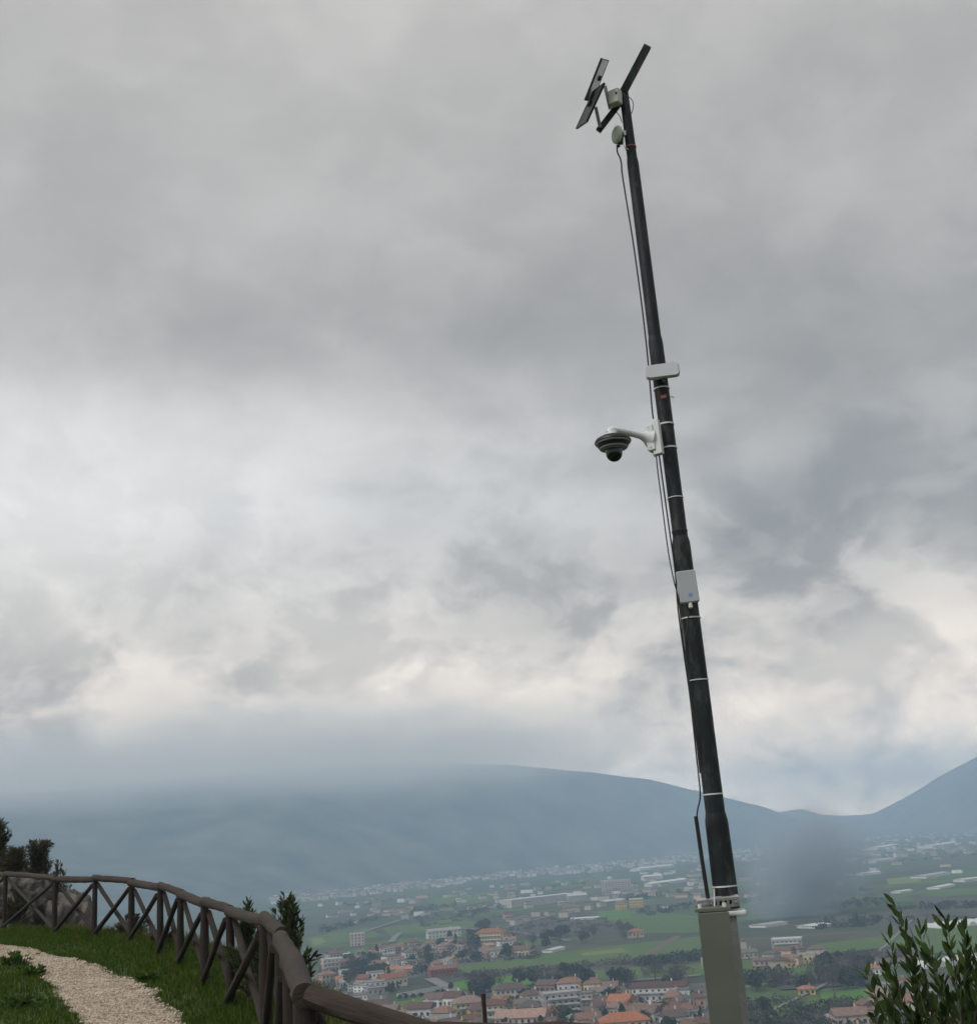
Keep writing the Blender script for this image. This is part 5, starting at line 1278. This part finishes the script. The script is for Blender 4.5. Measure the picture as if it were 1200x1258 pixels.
# ------------------------------------------------------------------ the valley: trees
def crown_mesh(kind, seed):
    rg = np.random.default_rng(seed)
    n_ = {'round': 420, 'bare': 300, 'cypress': 320}[kind]
    if kind == 'cypress':
        z = rg.uniform(0.05, 1, n_); rr = 0.16 * np.sin(np.pi * np.clip(z * 0.92 + .08, 0, 1)) ** 0.7 * rg.uniform(0.5, 1.1, n_); a = rg.uniform(0, 6.28, n_)
        C = np.stack([np.cos(a) * rr, np.sin(a) * rr, z], -1); s_ = 0.075
    else:
        lob = rg.normal(0, 0.19, (9, 3)) * np.array([1, 1, .7]) + np.array([0, 0, .62]); li = rg.integers(0, 9, n_)
        dirs = rg.normal(size=(n_, 3)); dirs /= np.linalg.norm(dirs, axis=1)[:, None]
        C = lob[li] + dirs * 0.22 * rg.uniform(0.4, 1.0, n_)[:, None] ** .5; C[:, 2] = np.maximum(C[:, 2], 0.12); s_ = 0.085 if kind == 'round' else 0.075
    U = rg.normal(size=(n_, 3)); U /= np.linalg.norm(U, axis=1)[:, None]; W_ = np.cross(U, rg.normal(size=(n_, 3))); W_ /= np.linalg.norm(W_, axis=1)[:, None]
    wu = s_ * rg.uniform(.6, 1.3, n_)[:, None]; ww = wu * (0.8 if kind != 'bare' else 0.22)
    if kind == 'bare': wu = wu * 1.7; U = U * np.array([.6, .6, 1])
    V = np.stack([C - U * wu, C + W_ * ww, C + U * wu, C - W_ * ww], 1).reshape(-1, 3)
    Fc = np.arange(n_ * 4).reshape(n_, 4)
    o = raw_mesh('crown', V, Fc, {'round': L_ever, 'bare': L_bare, 'cypress': L_ever}[kind]); me = o.data; bpy.data.objects.remove(o); return me
def trunk_mesh(kind):
    b = MB().tube([(0, 0, -.08), (0.01, 0, .25), (0, 0.01, .5), (0, 0, .75)], [.03, .024, .018, .006], 6)
    if kind == 'bare':
        for i in range(7):
            a = i * 0.9; b.tube([(0, 0, .3 + .04 * i), (math.cos(a) * .15, math.sin(a) * .15, .5 + .05 * i), (math.cos(a) * .26, math.sin(a) * .26, .66 + .05 * i)], [.012, .008, .003], 4)
    o = b.build('trunk', M_bark); me = o.data; bpy.data.objects.remove(o); return me
CROWNS = {k: [crown_mesh(k, s_ * 7 + len(k)) for s_ in range(4)] for k in ('round', 'bare', 'cypress')}
TRUNKS = {k: trunk_mesh(k) for k in ('round', 'bare', 'cypress')}
KIND_TXT = {'round': 'dark round evergreen tree', 'bare': 'leafless grey brown tree', 'cypress': 'slim dark cypress tree'}
def tree(px, py, h, kind, phrase=None, label=None, wid=None):
    p = plain(px, py); o = thing('cypress_tree' if kind == 'cypress' else 'tree', p, label or f'{KIND_TXT[kind]} {phrase}', 'tree', None if label else f'{KIND_TXT[kind]}s {phrase}')
    o.rotation_euler = (0, 0, random.uniform(0, 6.28)); wv_ = wid or random.uniform(0.85, 1.25)
    o.scale = (h * wv_, h * wv_, h)
    for nm, me in (('trunk', TRUNKS[kind]), ('crown', random.choice(CROWNS[kind]))):
        c_ = bpy.data.objects.new(nm, me); COL.objects.link(c_); c_.parent = o
    if not label: FILLERS.append((o, ('tall ' if h > 10 else 'low ' if h < 7.5 else '') + KIND_TXT[kind]))
tree(433, 1230, 26, 'bare', label='tall thin leafless tree just above the log rail', wid=0.28)
tree(757, 1232, 9, 'round', label='broad dark tree before the long maroon roofed terrace', wid=1.7)
tree(765, 1231, 9, 'round', label='second broad dark tree before the long maroon roofed terrace', wid=1.5)
tree(722, 1222, 14, 'cypress', label='tall cypress beside the white house with wide brown roof', wid=1.3)
tree(482, 1222, 7, 'round', label='small round tree in front of the orange roofed farmhouse', wid=1.2)
tree(554, 1217, 5, 'cypress', label='small cypress at the end of the white boundary wall', wid=2.0)
tree(585, 1228, 12, 'round', label='large dark tree beside the end of the pale road', wid=1.2)
tree(524, 1199, 8, 'round', label='dark tree beside the gable of the crimson barn', wid=1.2)
def grove(poly, n_, kinds, phrase, hs=(6, 11)):
    for i in range(n_):
        px, py = rand_in(poly); tree(px, py, random.uniform(*hs), random.choice(kinds), phrase)
grove([(393, 1192), (470, 1172), (560, 1156), (640, 1158), (680, 1172), (560, 1186), (500, 1202), (440, 1216), (393, 1216)], 46, ['round', 'round', 'bare', 'cypress'], 'among the houses left of the broad field')
grove([(420, 1200), (460, 1192), (470, 1208), (430, 1216)], 8, ['round'], 'in the clump by the brick block', (9, 13))
grove([(572, 1160), (590, 1142), (612, 1140), (600, 1158)], 8, ['round'], 'in the clump by the large yellow villa', (10, 14))
grove([(640, 1158), (700, 1148), (740, 1150), (720, 1160), (650, 1168)], 18, ['round', 'bare'], 'in the row at the top of the broad field', (8, 12))
grove([(560, 1222), (600, 1212), (720, 1206), (862, 1206), (862, 1218), (740, 1216), (640, 1222), (570, 1232)], 34, ['bare', 'round', 'bare'], 'along the back of the town front', (8, 14))
grove([(600, 1236), (700, 1228), (862, 1236), (862, 1275), (600, 1275)], 30, ['round', 'bare', 'cypress'], 'squeezed between houses of the town front', (6, 10))
grove([(755, 1146), (780, 1142), (782, 1154), (752, 1158)], 8, ['bare'], 'beside the lone yellow farmhouse', (8, 12))
grove([(905, 1216), (1000, 1200), (1070, 1205), (1070, 1214), (960, 1226)], 16, ['round', 'bare'], 'in the dark belt right of the cabinet', (8, 12))
grove([(1005, 1192), (1070, 1186), (1075, 1212), (1005, 1214)], 18, ['bare', 'bare', 'round'], 'in the copse by the orange roofed villa', (9, 13))
grove([(905, 1250), (1060, 1236), (1060, 1285), (905, 1285)], 14, ['bare', 'round'], 'at the bottom of the fields near the cabinet', (5, 9))
grove([(490, 1228), (548, 1220), (548, 1224), (492, 1232)], 7, ['round'], 'in the hedge under the white boundary wall', (2.5, 4))

def brush(name, label, polys, clumps, per, hr, rad, size, m, seed):
    """a belt of brush or orchard that reads as one mass, gathered into uneven clumps"""
    rg = np.random.default_rng(seed); Cs = []
    for pl_ in polys:
        for i in range(clumps):
            px, py = rand_in(pl_); p = plain(px, py); rr = rad * rg.uniform(0.4, 1.3); hh_ = hr * rg.uniform(0.35, 1.2); n_ = int(per * rg.uniform(0.5, 1.4))
            q = rg.normal(size=(n_, 3)); q /= np.linalg.norm(q, axis=1)[:, None]; q *= rg.uniform(0.3, 1, (n_, 1)) ** 0.5
            Cs.append(np.stack([p.x + q[:, 0] * rr * rg.uniform(.8, 2.2), p.y + q[:, 1] * rr, H_PLAIN + hh_ * 0.5 * (1 + q[:, 2])], -1))
    C = np.concatenate(Cs); n2 = len(C)
    U = rg.normal(size=(n2, 3)); U /= np.linalg.norm(U, axis=1)[:, None]; W_ = np.cross(U, rg.normal(size=(n2, 3))); W_ /= np.linalg.norm(W_, axis=1)[:, None]
    wu = size * rg.uniform(.5, 1.3, n2)[:, None]; V = np.stack([C - U * wu, C + W_ * wu * .7, C + U * wu, C - W_ * wu * .7], 1).reshape(-1, 3)
    tag(raw_mesh(name, V, np.arange(n2 * 4).reshape(n2, 4), m), label, 'trees', kind='stuff')
brush('orchard', 'grey leafless orchards covering fields of the plain', [
    [(640, 1132), (733, 1127), (775, 1140), (700, 1150), (620, 1152)], [(556, 1199), (760, 1182), (760, 1187), (556, 1204)], [(760, 1180), (900, 1170), (900, 1177), (760, 1187)],
    [(500, 1124), (600, 1112), (620, 1128), (520, 1140)], [(940, 1206), (1060, 1198), (1060, 1206), (950, 1214)], [(1010, 1176), (1110, 1166), (1120, 1178), (1010, 1188)]], 70, 45, 4.0, 4.0, 0.8, L_bare, 5)
brush('hedgerows', 'dark hedgerows and copses between far fields', [
    [(393, 1142), (460, 1130), (462, 1135), (393, 1148)], [(500, 1120), (560, 1112), (560, 1116), (500, 1125)], [(790, 1186), (862, 1176), (862, 1181), (790, 1192)], [(560, 1122), (620, 1112), (620, 1118), (560, 1128)],
    [(760, 1104), (860, 1094), (860, 1099), (760, 1110)], [(780, 1120), (858, 1110), (858, 1116), (800, 1126)], [(905, 1098), (1060, 1092), (1060, 1104), (905, 1112)], [(1010, 1112), (1100, 1104), (1100, 1112), (1010, 1122)],
    [(1060, 1052), (1200, 1046), (1200, 1054), (1060, 1064)], [(1100, 1118), (1200, 1110), (1200, 1117), (1100, 1124)], [(640, 1092), (720, 1083), (720, 1087), (640, 1097)], [(905, 1205), (960, 1199), (960, 1206), (905, 1212)],
    [(420, 1112), (520, 1100), (520, 1104), (420, 1117)], [(1005, 1136), (1120, 1128), (1120, 1134), (1005, 1144)], [(905, 1060), (1040, 1050), (1040, 1056), (905, 1068)]], 26, 60, 7.0, 5.0, 1.0, L_ever, 9)
TOWN = [[(393, 1192), (470, 1170), (560, 1158), (640, 1162), (668, 1178), (560, 1186), (500, 1202), (450, 1218), (393, 1220)], [(440, 1240), (520, 1240), (600, 1222), (700, 1214), (862, 1222), (862, 1285), (520, 1285)], [(905, 1235), (1200, 1225), (1200, 1290), (905, 1290)]]
brush('garden_scrub', 'scrubby gardens filling the gaps between the town houses', TOWN, 330, 40, 5.0, 2.4, 0.6, L_ever, 21)
brush('garden_scrub', 'leafless shrubs filling the gaps between the town houses', TOWN, 330, 36, 5.0, 2.4, 0.6, L_bare, 22)

# ------------------------------------------------------------------ smoke drifting over the plain
smc = at_h(990, 1066, 1290); ks = 1300 / F_PX
bm = bmesh.new(); bmesh.ops.create_icosphere(bm, subdivisions=3, radius=1.0); me = bpy.data.meshes.new('smoke_plume'); bm.to_mesh(me); bm.free()
smk = bpy.data.objects.new('smoke_plume', me); COL.objects.link(smk); smk.location = smc
smk.scale = (108 * ks, 60 * ks, 76 * ks); smk.rotation_euler = (0, R(-32), 0)
sm_ = bpy.data.materials.new('blue_smoke'); sm_.use_nodes = True
t = NT(sm_.node_tree); t.n.remove(t.n['Principled BSDF'])
co = t.node('ShaderNodeTexCoord').outputs['Object']
nn_ = t.noise(co, 1.6, 4, 0.55).outputs['Color']
cw = t.vmath('ADD', co, t.vmath('SCALE', t.vmath('SUBTRACT', nn_, (0.5, 0.5, 0.5)), None, 1.0))
den = t.maprange(t.vmath('LENGTH', cw), 0.35, 0.92, 1.0, 0.0, True)
pv = t.node('ShaderNodeVolumePrincipled'); pv.inputs['Color'].default_value = (0.54, 0.61, 0.68, 1); t.link(t.math('MULTIPLY', den, 0.045), pv.inputs['Density'])
t.link(pv.outputs[0], t.n['Material Output'].inputs['Volume'])
me.materials.append(sm_); tag(smk, 'soft blue grey smoke drifting over the plain beside the mast', 'smoke', kind='stuff')

# ------------------------------------------------------------------ say which house or tree it is by the landmark beside it
hs_ = [h for h, _ in LANDMARKS]; LM = [(h, p) for h, p in LANDMARKS if hs_.count(h) == 1]
for o, txt in FILLERS:
    p = o.location; cand = sorted(LM, key=lambda q: (q[1] - p).length)[0]; h, q = cand
    dep = (p.xy.length - q.xy.length); lat = abs(p.x - q.x)
    rel = 'just behind' if dep > max(12, lat) else 'in front of' if dep < -max(12, lat) else 'beside'
    o['label'] = f'{txt} {rel} the {h}'
seen = {}
for o, _ in FILLERS: seen.setdefault(o['label'], []).append(o)
for lb, os_ in seen.items():
    for o in os_:
        o['group'] = lb + 's' if False else ('look-alikes: ' + lb if len(os_) > 1 else ('houses of the valley town' if o.name.startswith('house') else 'trees of the valley town'))
